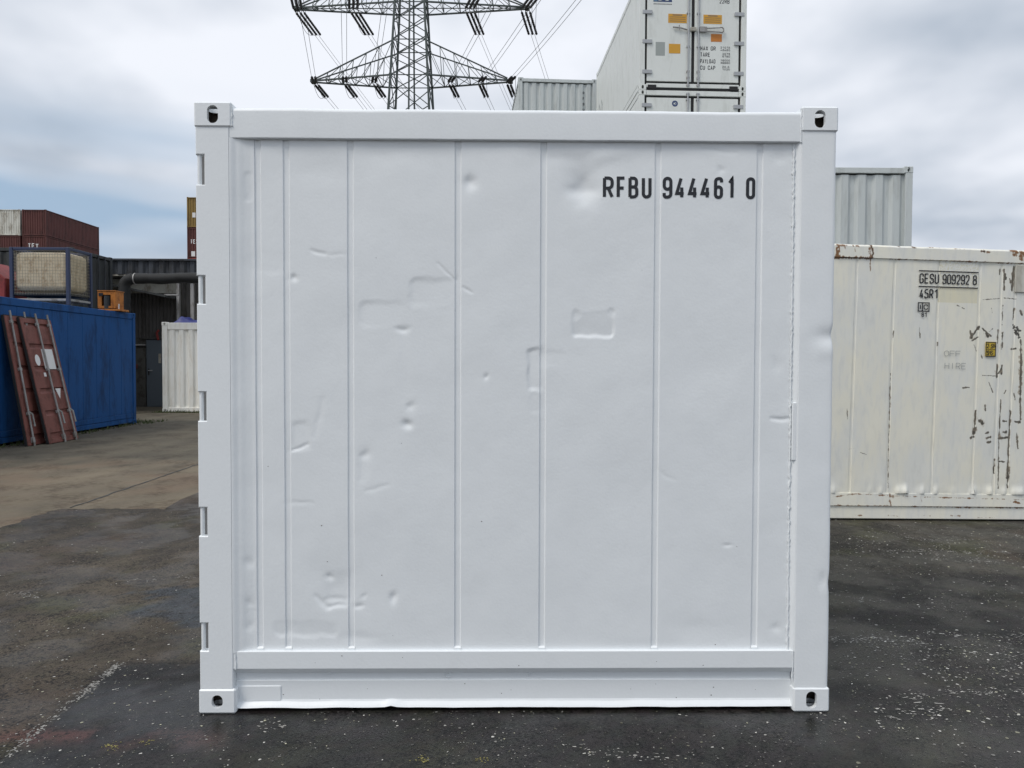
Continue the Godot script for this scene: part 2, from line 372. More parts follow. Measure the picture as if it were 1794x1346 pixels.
const RUST := [[5.933, 2.742, 6.333, 2.749, 0.0240, 0.85], [5.928, 2.872, 6.045, 2.870, 0.0240, 0.60], [5.959, 2.867, 5.968, 2.796, 0.0180, 0.60], [6.026, 2.869, 6.035, 2.810, 0.0150, 0.60], [6.118, 2.872, 6.174, 2.868, 0.0180, 0.70], [6.131, 2.861, 6.139, 2.814, 0.0120, 0.70], [6.253, 2.900, 6.327, 2.891, 0.0360, 0.85], [6.309, 2.879, 6.337, 2.791, 0.0240, 0.85], [6.331, 2.791, 6.315, 2.731, 0.0180, 0.90], [6.315, 2.731, 6.319, 2.613, 0.0120, 0.50], [5.935, 2.836, 5.963, 2.749, 0.0360, 0.35], [6.285, 2.866, 6.326, 2.767, 0.0300, 0.35], [6.600, 2.888, 6.619, 2.877, 0.0180, 0.90], [6.768, 2.882, 6.787, 2.871, 0.0240, 0.90], [6.519, 2.744, 7.080, 2.750, 0.0120, 0.50], [7.080, 2.750, 7.990, 2.743, 0.0120, 0.50], [7.516, 2.860, 7.541, 2.855, 0.0240, 0.90], [7.579, 2.850, 7.624, 2.851, 0.0180, 0.60], [7.845, 2.871, 7.986, 2.852, 0.0360, 0.70], [7.865, 2.836, 7.988, 2.804, 0.0420, 0.40], [6.949, 2.883, 7.062, 2.880, 0.0120, 0.60], [7.213, 2.874, 7.326, 2.871, 0.0120, 0.50], [6.606, 0.269, 6.644, 0.245, 0.0360, 0.50], [6.015, 0.246, 6.238, 0.278, 0.0120, 0.60], [6.238, 0.278, 6.613, 0.263, 0.0120, 0.60], [6.625, 0.263, 7.116, 0.250, 0.0120, 0.50], [7.116, 0.250, 8.100, 0.234, 0.0120, 0.40], [6.614, 0.227, 6.629, 0.161, 0.0180, 0.30], [6.019, 0.155, 6.617, 0.154, 0.0150, 0.60], [6.868, 0.150, 8.104, 0.142, 0.0150, 0.60], [6.952, 0.248, 6.967, 0.200, 0.0120, 0.60], [6.246, 0.049, 6.339, 0.050, 0.0120, 0.50], [6.608, 0.052, 6.709, 0.046, 0.0120, 0.50], [6.985, 0.054, 7.074, 0.049, 0.0120, 0.50], [7.301, 0.057, 7.403, 0.051, 0.0150, 0.50], [7.608, 0.035, 7.793, 0.036, 0.0090, 0.60], [7.946, 0.221, 8.102, 0.185, 0.0240, 0.30]]

# ---------------------------------------------------------------- materials
func make_materials() -> void:
	var fine := tone(512, [[0.006, 3, 0.012], [0.05, 3, 0.008]], 0.012, 11, Color(0.6, 0.62, 0.62), 0.985)
	var dirty := tone(512, [[0.008, 5, 0.28], [0.05, 4, 0.14]], 0.06, 23, Color(0.35, 0.28, 0.2), 0.93)
	var peel := bumps(256, 0.09, 2, 5)
	var worn := bumps(256, 0.03, 5, 8)
	M.white = relief(mat(lin(0.815, 0.848, 0.868), 0.38, fine, Vector3(0.5, 0.5, 0.5)), peel, 0.03)
	M.white.uv1_scale = Vector3(2.2, 2.2, 2.2)
	M.seal = mat(lin(0.018, 0.018, 0.019), 0.8)
	M.print = mat(lin(0.012, 0.014, 0.02), 0.5)
	M.print_grey = mat(lin(0.12, 0.125, 0.13), 0.7)
	M.print_faint = mat(lin(0.36, 0.37, 0.36), 0.8)
	M.steel = mat(lin(0.42, 0.43, 0.44), 0.45, fine, Vector3(1, 1, 1), 0.6)
	M.galv = mat(lin(0.36, 0.36, 0.36), 0.55, dirty, Vector3(1.2, 0.4, 1.2), 0.35)
	M.reefer = mat(lin(0.75, 0.78, 0.755), 0.5, dirty, Vector3(0.5, 0.14, 0.5))
	M.reefer.albedo_texture = tone(512, [[0.01, 4, 0.06], [0.05, 3, 0.03]], 0.03, 77, Color(0.45, 0.45, 0.4))
	M.grey = mat(lin(0.55, 0.59, 0.59), 0.55, dirty, Vector3(0.6, 0.1, 0.6))
	M.grey.albedo_texture = tone(512, [[0.01, 4, 0.10], [0.05, 3, 0.05]], 0.04, 78, Color(0.4, 0.38, 0.33))
	M.blue = mat(lin(0.010, 0.078, 0.25), 0.6, dirty, Vector3(0.4, 0.12, 0.4))
	M.blue.metallic_specular = 0.3
	M.blue.albedo_texture = tone(512, [[0.01, 4, 0.16], [0.06, 3, 0.07]], 0.05, 79, Color(0.1, 0.1, 0.12))
	M.maroon = mat(lin(0.105, 0.03, 0.026), 0.7, dirty, Vector3(0.3, 0.1, 0.3))
	M.maroon_door = mat(lin(0.21, 0.072, 0.058), 0.65, dirty, Vector3(0.9, 0.5, 0.9))
	M.charcoal = mat(lin(0.035, 0.04, 0.042), 0.7, dirty, Vector3(0.4, 0.15, 0.4))
	M.slate = mat(lin(0.045, 0.052, 0.065), 0.6, dirty, Vector3(0.3, 0.15, 0.3))
	M.cladding = mat(lin(0.085, 0.082, 0.078), 0.75, dirty, Vector3(0.5, 0.12, 0.5))
	M.plaster = mat(lin(0.065, 0.065, 0.06), 0.9, dirty, Vector3(0.7, 0.5, 0.7))
	M.door_grey = mat(lin(0.085, 0.105, 0.125), 0.5, fine, Vector3(0.6, 0.6, 0.6))
	M.pale = mat(lin(0.42, 0.41, 0.36), 0.8, dirty, Vector3(0.4, 0.2, 0.4))
	M.site_white = mat(lin(0.88, 0.88, 0.83), 0.6, dirty, Vector3(0.9, 0.16, 0.9))
	M.site_white.albedo_texture = tone(512, [[0.012, 5, 0.09], [0.05, 3, 0.04]], 0.03, 81, Color(0.62, 0.5, 0.35), 0.97)
	M.tarp = mat(lin(0.022, 0.03, 0.16), 0.45)
	M.duct = mat(lin(0.012, 0.013, 0.014), 0.75, dirty, Vector3(1, 1, 1))
	M.orange = mat(lin(0.48, 0.17, 0.025), 0.6, dirty, Vector3(1.5, 1.0, 1.5))
	M.tank = mat(lin(0.70, 0.60, 0.42), 0.55, dirty, Vector3(0.9, 0.6, 0.9))
	M.tank.albedo_texture = tone(512, [[0.012, 5, 0.2], [0.05, 3, 0.1]], 0.05, 83, Color(0.45, 0.3, 0.15))
	M.navy = mat(lin(0.025, 0.038, 0.085), 0.6, fine, Vector3.ONE)
	M.wire = mat(lin(0.3, 0.27, 0.21), 0.6, null, Vector3.ONE, 0.3)
	M.red = mat(lin(0.26, 0.03, 0.028), 0.6, dirty, Vector3(0.7, 0.4, 0.7))
	M.ochre = mat(lin(0.26, 0.17, 0.045), 0.7, dirty, Vector3(0.3, 0.1, 0.3))
	M.box_red = mat(lin(0.30, 0.05, 0.035), 0.7, dirty, Vector3(0.3, 0.1, 0.3))
	M.cream_far = mat(lin(0.66, 0.66, 0.60), 0.7, dirty, Vector3(0.3, 0.12, 0.3))
	M.cream_plain = mat(lin(0.80, 0.80, 0.74), 0.55, fine, Vector3(0.5, 0.2, 0.5))
	M.cream_plain.albedo_texture = tone(512, [[0.01, 4, 0.05], [0.05, 3, 0.04]], 0.03, 88, Color(0.5, 0.45, 0.36))
	M.sticker = mat(lin(0.62, 0.32, 0.03), 0.5)
	M.sticker_orange = mat(lin(0.56, 0.2, 0.03), 0.5)
	M.sticker_grey = mat(lin(0.33, 0.36, 0.35), 0.6)
	M.sticker_blue = mat(lin(0.03, 0.06, 0.16), 0.5)
	M.sticker_teal = mat(lin(0.10, 0.2, 0.32), 0.5)
	M.sticker_white = mat(lin(0.72, 0.72, 0.72), 0.5)
	M.sticker_yellow = mat(lin(0.62, 0.45, 0.04), 0.5, dirty, Vector3(6, 6, 6))
	M.pylon = mat(lin(0.062, 0.08, 0.078), 0.6, null, Vector3.ONE, 0.2)
	M.insulator = mat(lin(0.018, 0.017, 0.018), 0.35)
	M.conductor = mat(lin(0.17, 0.18, 0.19), 0.5, null, Vector3.ONE, 0.4)
	M.conductor_pale = M.conductor
	M.notch_shade = mat(lin(0.2, 0.205, 0.21), 0.6)
	M.cavity = mat(lin(0.085, 0.07, 0.055), 0.9)
	M.weed = mat(lin(0.055, 0.075, 0.022), 0.85)
	# ground
	var ag := tone(1024, [[0.006, 5, 0.20], [0.04, 3, 0.30], [0.12, 2, 0.45]], 0.35, 31, Color(0.14, 0.12, 0.10), 0.90)
	var ab := bumps(1024, 0.2, 2, 33)
	M.asphalt = relief(mat(Color.WHITE, 1.0, ag, Vector3(0.37, 0.37, 0.37)), ab, 0.2)
	M.asphalt.metallic_specular = 0.42
	M.asphalt.roughness_texture = damp(512)
	M.asphalt.vertex_color_use_as_albedo = true
	for k in 3:
		var wetter: StandardMaterial3D = M.asphalt.duplicate()
		wetter.roughness = [0.94, 0.86, 0.74][k]
		wetter.heightmap_scale = [0.18, 0.15, 0.12][k]
		M["damp_%d" % k] = wetter
	var cg := tone(1024, [[0.004, 5, 0.22], [0.03, 4, 0.16], [0.15, 2, 0.1]], 0.2, 37, Color(0.4, 0.32, 0.24), 0.9)
	M.concrete = relief(mat(Color.WHITE, 0.85, cg, Vector3(0.31, 0.31, 0.31)), worn, 0.4)
	M.concrete.vertex_color_use_as_albedo = true
	M.earth = mat(lin(0.10, 0.09, 0.075), 0.95, cg, Vector3(0.05, 0.05, 0.05))
	M.flake = mat(Color.WHITE, 0.75)
	M.flake.vertex_color_use_as_albedo = true
	M.cream = cream_material()

# ---------------------------------------------------------------- sky
func make_sky() -> Sky:
	var W := 1536; var H := 768
	var big := noise(0.55, 388, 4)
	var mid := noise(1.7, 389, 6)
	var brk := noise(0.5, 103, 3)
	var data := PackedFloat32Array()
	data.resize(W * H * 3)
	for j in H:
		var th := PI * (j + 0.5) / H
		var y := cos(th); var s := sin(th)
		for i in W:
			var k := (j * W + i) * 3
			if y < -0.03:
				data[k] = 0.10; data[k + 1] = 0.095; data[k + 2] = 0.085
				continue
			var az := TAU * (i + 0.5) / W
			var x := s * sin(az); var z := -s * cos(az)
			var yy: float = max(y, 0.0)
			var q := Vector3(x, 0, z) / (yy + 0.16)
			var b := big.get_noise_3d(q.x * 0.9 + 3.1, 0.0, q.z * 0.9 + 1.7)
			var m := mid.get_noise_3d(q.x * 0.7, 4.0, q.z * 0.7)
			var da := wrapf(az + 0.06, -PI, PI)
			var t: float = clamp(0.47 + b * 0.6 + m * 1.05 + 0.34 * exp(-da * da / 0.09), 0.0, 1.0)
			# a thinner stretch of cloud towards the left horizon lets blue air through
			var d := wrapf(az + 0.62, -PI, PI)
			var low: float = 1.0 - smoothstep(0.17, 0.33, yy)
			var gap: float = exp(-d * d / 0.22) * low
			var open: float = clamp(gap * (0.84 + 1.25 * brk.get_noise_2d(wrapf(az, -PI, PI) * 3.2, asin(yy) * 26.0) + 0.8 * m), 0.0, 1.0)
			var cr: float = lerp(0.44, 0.83, t); var cg: float = lerp(0.50, 0.86, t); var cb: float = lerp(0.585, 0.925, t)
			cr = lerp(cr, 0.345, open); cg = lerp(cg, 0.465, open); cb = lerp(cb, 0.61, open)
			var up: float = 1.0 + 0.42 * smoothstep(0.38, 1.0, yy)     # overcast sky is brighter overhead
			data[k] = cr * up; data[k + 1] = cg * up; data[k + 2] = cb * up
	var img := Image.create_from_data(W, H, false, Image.FORMAT_RGBF, data.to_byte_array())
	# a float panorama is read as sRGB-coded, so store it coded
	var pm := PanoramaSkyMaterial.new()
	pm.panorama = ImageTexture.create_from_image(img)
	var sk := Sky.new()
	sk.sky_material = pm
	return sk

# ---------------------------------------------------------------- ground
func slope(x: float, z: float) -> float:       # the yard falls away to the right under the cream reefer
	var mz: float = smoothstep(2.2, 3.6, -z) * (1.0 - smoothstep(7.5, 9.5, -z))
	var mx: float = smoothstep(-3.1, -2.5, x) * (1.0 - smoothstep(10.5, 13.0, x))
	return -0.0192 * (x - 4.2) * mz * mx

var n_patch: FastNoiseLite
var n_edge: FastNoiseLite
func asphalt_colour(x: float, z: float) -> Color:
	var e := n_edge.get_noise_2d(x * 3.0, z * 3.0) * 0.16 + n_edge.get_noise_2d(x * 14.0, z * 14.0) * 0.05
	var p := n_patch.get_noise_2d(x * 1.0, z * 1.0)
	var f := n_patch.get_noise_2d(x * 4.0 + 50.0, z * 4.0)
	var dark := Vector3(0.024, 0.022, 0.0205)
	var old := Vector3(0.064, 0.052, 0.037)
	var right := Vector3(0.055, 0.050, 0.041)
	var w: float
	if x < 0.0:      # newer strip begins at the painted line
		w = max(1.0 - smoothstep(-2.22, -2.12, x + e * 0.3), 1.0 - smoothstep(-0.66, -0.54, z + e * 0.6))
	else:
		w = 1.0 - smoothstep(-2.5, -2.2, z + e * 1.2)
	var c := dark.lerp(old if x < 0.0 else right, w)
	c *= 1.0 + p * 0.55 + f * 0.45 + n_edge.get_noise_2d(x * 22.0, z * 22.0) * 0.35
	# olive film of moss and ochre dust in loose patches
	var mo: float = smoothstep(0.1, 0.5, n_patch.get_noise_2d(x * 1.6 + 200.0, z * 1.6)) * (0.25 + 0.5 * w)
	c = c.lerp(Vector3(0.060, 0.061, 0.024), mo * 0.8)
	var br: float = smoothstep(0.15, 0.5, n_patch.get_noise_2d(x * 1.1 - 90.0, z * 1.1 + 40.0)) * w
	c = c.lerp(Vector3(0.085, 0.06, 0.042), br * 0.5)
	# bluish patch in the ground colour beside the container
	var fx := (x + 2.02 + e * 0.9) / 0.60; var fz := (z + 1.66 + e * 0.5 - (x + 2.0) * 0.12) / 0.44
	var fl: float = (1.0 - smoothstep(0.82, 1.0, fx * fx + fz * fz + n_patch.get_noise_2d(x * 5.0, z * 5.0 + 11.0) * 0.5)) * smoothstep(-0.5, -0.2, n_patch.get_noise_2d(x * 7.0 + 5.0, z * 7.0))
	c = c.lerp(Vector3(0.044, 0.052, 0.062) * (1.0 + f * 0.4), fl * 0.9)
	# red primer stain across the painted line
	var rd: float = exp(-pow((z - 0.22 + e * 0.5) / 0.075, 2.0)) * (1.0 - smoothstep(-1.9, -0.9, x)) * smoothstep(-0.3, 0.25, f + 0.1)
	c = c.lerp(Vector3(0.13, 0.052, 0.045), clamp(rd, 0.0, 1.0) * 0.6)
	return Color(max(c.x, 0.012), max(c.y, 0.012), max(c.z, 0.012))

func concrete_colour(x: float, z: float) -> Color:
	var p := n_patch.get_noise_2d(x * 0.5 + 20.0, z * 0.5)
	var f := n_patch.get_noise_2d(x * 2.0, z * 0.9 + 70.0)
	var c := Vector3(0.155, 0.128, 0.088) * (1.0 + p * 0.45 + f * 0.3)
	c = c.lerp(Vector3(0.168, 0.122, 0.080), smoothstep(0.0, 0.5, n_patch.get_noise_2d(x * 0.8 + 9.0, z * 1.4 - 33.0)) * 0.7)
	var far: float = smoothstep(-8.5, -9.8, z + f)        # concrete turns darker further back, towards the hall
	c = c.lerp(Vector3(0.085, 0.078, 0.056) * (1.0 + f * 0.4), far * 0.75)
	return Color(c.x, c.y, c.z)

func sheet(x0: float, x1: float, z0: float, z1: float, step: float, y: float, colour: Callable, sloped: bool, rag := [false, false]) -> MB:
	var mb := MB.new()
	mb.use_col = true
	var nx: int = max(2, int(ceil((x1 - x0) / step)) + 1); var nz: int = max(2, int(ceil((z1 - z0) / step)) + 1)
	var rows := []; var cols := []
	for j in nz:
		var r := []; var cr := []
		for i in nx:
			var x := lerpf(x0, x1, float(i) / (nx - 1)); var z := lerpf(z1, z0, float(j) / (nz - 1))
			var wx := x; var wz := z
			if rag[0] and i == 0: wx += n_edge.get_noise_2d(z * 5.0, 3.0) * 0.07
			if rag[1] and j == nz - 1: wz += n_edge.get_noise_2d(x * 5.0, 8.0) * 0.07
			r.append(Vector3(wx, y + (slope(x, z) if sloped else 0.0), wz))
			cr.append(colour.call(x, z))
		rows.append(r); cols.append(cr)
	mb.grid(rows, [], cols)
	return mb

func make_ground() -> void:
	n_patch = noise(0.55, 41, 4)
	n_edge = noise(0.8, 43, 3)
	var mb := MB.new()
	mb.quad(Vector3(-900, -0.16, 700), Vector3(900, -0.16, 700), Vector3(900, -0.16, -1200), Vector3(-900, -0.16, -1200))
	structure("ground", mb, M.earth, "flat bare ground stretching to the horizon behind the yard")
	var near := sheet(-20, -3.7, -26, 3, 0.14, -0.006, concrete_colour, false)
	structure("concrete_yard", near, M.concrete, "brown weathered concrete yard in front of the blue container")
	var far := sheet(-140, -20, -140, 30, 5.0, -0.006, concrete_colour, false)
	structure("concrete_apron", far, M.concrete, "wide concrete apron under the far container stacks")
	structure("concrete_apron", sheet(-20, -3.7, -140, -26, 4.0, -0.006, concrete_colour, false), M.concrete, "concrete apron between the grey hall and the pylon")
	var old_a := sheet(-5.03, -2.15, -5.03, 1.3, 0.045, 0.0, asphalt_colour, true, [true, true])
	structure("asphalt", old_a, M.asphalt, "old brown asphalt left of the painted line, edged by concrete")
	structure("asphalt", sheet(-2.15, 1.5, -5.03, -0.6, 0.06, 0.0, asphalt_colour, true, [false, true]), M.asphalt, "old asphalt beside and under the white container")
	structure("asphalt", sheet(1.5, 6.5, -5.03, -2.35, 0.05, 0.0, asphalt_colour, true), M.asphalt, "grey asphalt in front of the cream reefer")
	# newer asphalt, damper towards the viewer
	structure("damp_asphalt", sheet(-2.15, 1.5, -0.6, -0.38, 0.04, 0.0, asphalt_colour, true), M.damp_1, "edge of the newer asphalt beside the white container's left corner")
	structure("damp_asphalt", sheet(-2.15, 1.5, -0.38, 1.3, 0.04, 0.0, asphalt_colour, true), M.damp_2, "damp dark asphalt in front of the white container")
	structure("damp_asphalt", sheet(1.5, 6.5, -2.35, -1.2, 0.045, 0.0, asphalt_colour, true), M.damp_0, "dark asphalt a few steps in front of the cream reefer")
	structure("damp_asphalt", sheet(1.5, 6.5, -1.2, -0.5, 0.045, 0.0, asphalt_colour, true), M.damp_1, "dark flaked asphalt right of the white container")
	structure("damp_asphalt", sheet(1.5, 6.5, -0.5, 1.3, 0.045, 0.0, asphalt_colour, true), M.damp_2, "damp dark asphalt strewn with pale flakes at the lower right")
	structure("asphalt", sheet(-3.89, 40, -60, -5.03, 0.6, 0.0, asphalt_colour, true, [true, false]), M.asphalt, "asphalt running back under the white reefer stack")
	structure("asphalt", sheet(6.5, 40, -5.03, 24, 0.6, 0.0, asphalt_colour, true), M.asphalt, "asphalt beside the right end of the cream reefer")
	structure("asphalt", sheet(-5.03, 6.5, 1.3, 24, 0.4, 0.0, asphalt_colour, false), M.asphalt, "asphalt where the photographer stands")
	structure("concrete_apron", sheet(-20, -5.03, 3, 24, 1.0, -0.006, concrete_colour, false), M.concrete, "concrete apron in front of the blue container's near end")
	# joint between two concrete slabs, a strip of dark filler
	var jt := MB.new()
	var jp := []
	for k in 90:
		var z := -5.1 - k * 0.12
		jp.append(Vector2(-4.95 + n_edge.get_noise_2d(z * 4.0, 1.0) * 0.03, z))
	for k in jp.size() - 1:
		var w := 0.012 + 0.008 * n_edge.get_noise_2d(k * 0.7, 5.0)
		jt.quad(Vector3(jp[k].x - w, -0.002, jp[k].y), Vector3(jp[k].x + w, -0.002, jp[k].y), Vector3(jp[k + 1].x + w, -0.002, jp[k + 1].y), Vector3(jp[k + 1].x - w, -0.002, jp[k + 1].y))
	var jo := structure("slab_joint", jt, M.charcoal, "dark filled joint between two concrete slabs")
	make_flakes()

func make_flakes() -> void:
	# paint and grit flakes: small irregular chips lying on the ground
	var r := RandomNumberGenerator.new()
	r.seed = 515
	var ch := MB.new()
	var pts := []
	for k in 7:
		var t := TAU * k / 7.0
		pts.append(Vector3(cos(t) * r.randf_range(0.6, 1.0), 0, sin(t) * r.randf_range(0.55, 1.0)))
	for k in 7:
		var a: Vector3 = pts[k]; var b: Vector3 = pts[(k + 1) % 7]
		ch.tri(Vector3(0, 0.28, 0), b, a)
	var spots := []
	var tries := 0
	while spots.size() < 40000 and tries < 260000:
		tries += 1
		var x := r.randf_range(-4.9, 6.3); var z := r.randf_range(-5.0, 1.2)
		if x > -1.5 and x < 1.5 and z < -0.02 and z > -2.5: continue
		var dens := 0.16
		if x > 1.4:
			dens = 0.22
			for bnd in [[-3.1, 0.35, 0.55], [-3.7, 0.25, 0.3], [-0.80, 0.22, 0.9], [-0.45, 0.18, 0.5], [0.06, 0.1, 0.4], [-1.6, 0.15, 0.2]]:
				dens += bnd[2] * exp(-pow((z - bnd[0] + 0.05 * sin(x * 3.0)) / bnd[1], 2.0))
		elif x < -1.5:
			dens = 0.10 + 0.25 * exp(-pow((x + 2.4) / 0.5, 2.0)) * smoothstep(-2.2, -0.6, z) + (0.2 if z > -0.55 and x > -2.1 else 0.0)
		else:
			dens = 0.30
		dens *= 0.35 + 1.1 * smoothstep(-0.35, 0.45, n_patch.get_noise_2d(x * 2.5 + 300.0, z * 2.5))
		if r.randf() > dens: continue
		var sz := 0.0020 + 0.0085 * pow(r.randf(), 4.5)
		if x > 1.4: sz *= 1.35
		spots.append([x, z, sz, sz * r.randf_range(0.4, 1.0), r.randf() * TAU, (0.07 + 0.10 * r.randf()) if r.randf() < 0.66 else 0.2 + 0.4 * r.randf(), r.randf()])
	# the worn painted line left of the container, thick with flakes
	for k in 900:
		var z := r.randf_range(-0.62, 0.75)
		var keep: float = n_patch.get_noise_2d(2.0, z * 9.0)
		if r.randf() > 0.35 + keep * 1.3: continue
		spots.append([-2.155 + r.randfn(0.0, 0.016) + n_edge.get_noise_2d(z * 2.0, 0.0) * 0.02, z, r.randf_range(0.004, 0.013), r.randf_range(0.003, 0.008), r.randf() * TAU, r.randf_range(0.13, 0.30), 0.9])
	# scratched pale streaks on the right
	for st in [[1.9, -0.16, 3.2, -0.24, 260], [1.6, -0.93, 2.15, -0.95, 120], [2.55, -1.05, 3.3, -1.0, 90], [3.2, -3.62, 4.6, -3.5, 160], [3.3, -3.05, 4.5, -3.1, 220], [3.35, -2.85, 4.1, -2.75, 130], [2.2, -1.95, 2.45, -1.72, 70], [2.45, -1.72, 2.65, -1.7, 40], [1.75, 0.03, 2.1, -0.02, 70], [0.2, 0.31, 0.62, 0.43, 60], [2.1, -0.95, 2.45, -0.92, 110], [2.6, -0.72, 3.5, -0.7, 90], [-3.6, -1.9, -3.3, -1.8, 60], [-2.9, -2.2, -2.4, -2.3, 50], [-1.2, 0.12, -1.05, 0.1, 20]]:
		for k in st[4]:
			var t := r.randf()
			var gate: float = n_edge.get_noise_2d(t * 14.0, st[0] * 9.0)
			if gate < -0.12: continue
			spots.append([lerpf(st[0], st[2], t) + r.randfn(0, 0.01), lerpf(st[1], st[3], t) + r.randfn(0, 0.010 + 0.06 * r.randf() * r.randf()) + 0.07 * n_edge.get_noise_2d(t * 4.0, st[0]), r.randf_range(0.003, 0.014) * (2.6 if r.randf() < 0.08 else 1.0), r.randf_range(0.002, 0.006) * (1.5 if r.randf() < 0.1 else 1.0), r.randfn(0.0, 0.35), r.randf_range(0.16, 0.46), 0.8])
	# tufts of yellow moss
	for q in [[-0.40, 0.42, 26], [-0.14, 0.43, 16], [-1.75, 0.30, 34], [-1.62, 0.27, 14]]:
		for k in q[2]: spots.append([q[0] + r.randfn(0, 0.018), q[1] + r.randfn(0, 0.014), r.randf_range(0.003, 0.007), r.randf_range(0.003, 0.006), r.randf() * TAU, -0.13 - 0.14 * r.randf(), 0.0])
	var mm := MultiMesh.new()
	mm.transform_format = MultiMesh.TRANSFORM_3D
	mm.use_colors = true
	mm.mesh = ch.mesh()
	mm.instance_count = spots.size()
	for k in spots.size():
		var s: Array = spots[k]
		var b := Basis(Vector3.UP, s[4]) * Basis.from_scale(Vector3(s[2], min(s[2], s[3]) * 0.5, s[3]))
		mm.set_instance_transform(k, Transform3D(b, Vector3(s[0], slope(s[0], s[1]) + 0.0012, s[1])))
		var g: float = s[5]
		if g < 0.0: mm.set_instance_color(k, Color(-g, -g * 0.88, -g * 0.28))
		else: mm.set_instance_color(k, Color(g * 1.0, g * 0.97, g * (0.90 if s[6] > 0.25 else 0.72)))
	var o := MultiMeshInstance3D.new()
	o.name = "ground_flakes"
	o.multimesh = mm
	o.material_override = M.flake
	add_child(o)
	tag(o, "pale paint flakes and grit scattered over the dark asphalt", "debris", "", "stuff")
	# weeds at the foot of the containers and on the hall's eaves
	var wd := MB.new()
	for k in 900:
		var p: Vector3
		var hgt := r.randf_range(0.03, 0.12)
		if k < 380: p = Vector3(r.randf_range(-11.2, -8.6), -0.006, r.randfn(-21.05, 0.07))
		elif k < 640: p = Vector3(-9.62 + absf(r.randfn(0, 0.05)), -0.006, r.randf_range(-16.7, -9.0)); 
		else:
			p = Vector3(r.randf_range(-10.2, -9.3), -0.006, r.randfn(-17.1, 0.35)); hgt *= 0.7
		var t := r.randf() * TAU
		var d := Vector3(cos(t), 0, sin(t)) * 0.012
		var tip := p + Vector3(r.randfn(0, 0.03), hgt, r.randfn(0, 0.03))
		wd.tri(p - d, p + d, tip)
	var wo := part(self, "weeds", wd, M.weed)
	tag(wo, "low green weeds growing along the feet of the containers", "weeds", "", "stuff")

# ---------------------------------------------------------------- the white container
const GX0 := -1.345
const GY0 := 0.27
const GS := 0.005
const GW := 536
const GH := 490
var dent := PackedFloat32Array()
var ragged: FastNoiseLite

func stamp_dents() -> void:
	dent.resize(GW * GH)
	ragged = noise(11.0, 64, 1)
	var slow := noise(1.6, 61, 2)
	var mid := noise(5.0, 62, 3)
	for j in GH:
		for i in GW:
			var x := GX0 + i * GS; var y := GY0 + j * GS
			var edge: float = smoothstep(0.29, 0.36, y) * (1.0 - smoothstep(2.62, 2.69, y))
			dent[j * GW + i] = (slow.get_noise_2d(x, y) * 0.0030 + mid.get_noise_2d(x, y) * 0.0006) * edge
	for p in PITS:
		stamp(p[0] - p[2] * 2.6, p[0] + p[2] * 2.6, p[1] - p[3] * 2.6, p[1] + p[3] * 2.6, func(x: float, y: float) -> float:
			var dx: float = (x - p[0]) / p[2]; var dy: float = (y - p[1]) / p[3]
			return -p[4] * exp(-(dx * dx + dy * dy) * 0.9))
	for p in PRESSED:      # soft-edged rectangle pushed in, deepest towards one side
		var e: float = p[5]
		stamp(p[0] - p[2] - e * 2, p[0] + p[2] + e * 2, p[1] - p[3] - e * 2, p[1] + p[3] + e * 2, func(x: float, y: float) -> float:
			var ax: float = absf(x - p[0]) - p[2]; var ay: float = absf(y - p[1]) - p[3]
			var d: float = Vector2(maxf(ax + e, 0.0), maxf(ay + e, 0.0)).length() - e
			var k: float = 1.0 - smoothstep(-e * 0.7, e * 0.7, d)
			var lo: float = clampf(0.55 + 0.5 * (p[6] * (x - p[0]) / p[2] + p[7] * (y - p[1]) / p[3]), 0.0, 1.2)
			return -p[4] * k * lo)
	for p in CREASES:      # a fold: sharp valley with a low ridge above it
		var A := Vector2(p[0], p[1]); var B := Vector2(p[2], p[3])
		var w: float = p[4]
		stamp(minf(A.x, B.x) - w * 3, maxf(A.x, B.x) + w * 3, minf(A.y, B.y) - w * 3, maxf(A.y, B.y) + w * 3, func(x: float, y: float) -> float:
			var q := Vector2(x, y)
			var t: float = clampf((q - A).dot(B - A) / (B - A).length_squared(), 0.0, 1.0)
			var d: float = q.distance_to(A.lerp(B, t)) / w
			return -p[5] * exp(-d * d * 1.6) * (0.6 + 0.4 * sin(t * PI)))

func stamp(x0: float, x1: float, y0: float, y1: float, f: Callable) -> void:
	var i0: int = clampi(int((x0 - GX0) / GS), 0, GW - 1); var i1: int = clampi(int((x1 - GX0) / GS) + 1, 0, GW - 1)
	var j0: int = clampi(int((y0 - GY0) / GS), 0, GH - 1); var j1: int = clampi(int((y1 - GY0) / GS) + 1, 0, GH - 1)
	for j in range(j0, j1 + 1):
		for i in range(i0, i1 + 1):
			var x := GX0 + i * GS; var y := GY0 + j * GS
			dent[j * GW + i] += f.call(x + ragged.get_noise_2d(x, y) * 0.006, y + ragged.get_noise_2d(x + 40.0, y) * 0.006)

func dented(x: float, y: float) -> float:
	var fx: float = clampf((x - GX0) / GS, 0.0, GW - 1.001); var fy: float = clampf((y - GY0) / GS, 0.0, GH - 1.001)
	var i := int(fx); var j := int(fy)
	fx -= i; fy -= j
	var k := j * GW + i
	return lerpf(lerpf(dent[k], dent[k + 1], fx), lerpf(dent[k + GW], dent[k + GW + 1], fx), fy)

func wall_z(x: float, y: float) -> float:
	var b := -0.03
	if x < -1.236:
		b = -0.030 + 0.004 * (1.0 - smoothstep(-1.272, -1.240, x)) + 0.009 * (1.0 - smoothstep(-1.305, -1.262, x)) + 0.011 * (1.0 - smoothstep(-1.335, -1.300, x))
	elif x > 1.292:
		b = -0.030 + 0.022 * smoothstep(1.298, 1.327, x)
	return b + dented(x, y)

const WALL_Y0 := 0.288
const WALL_Y1 := 2.698

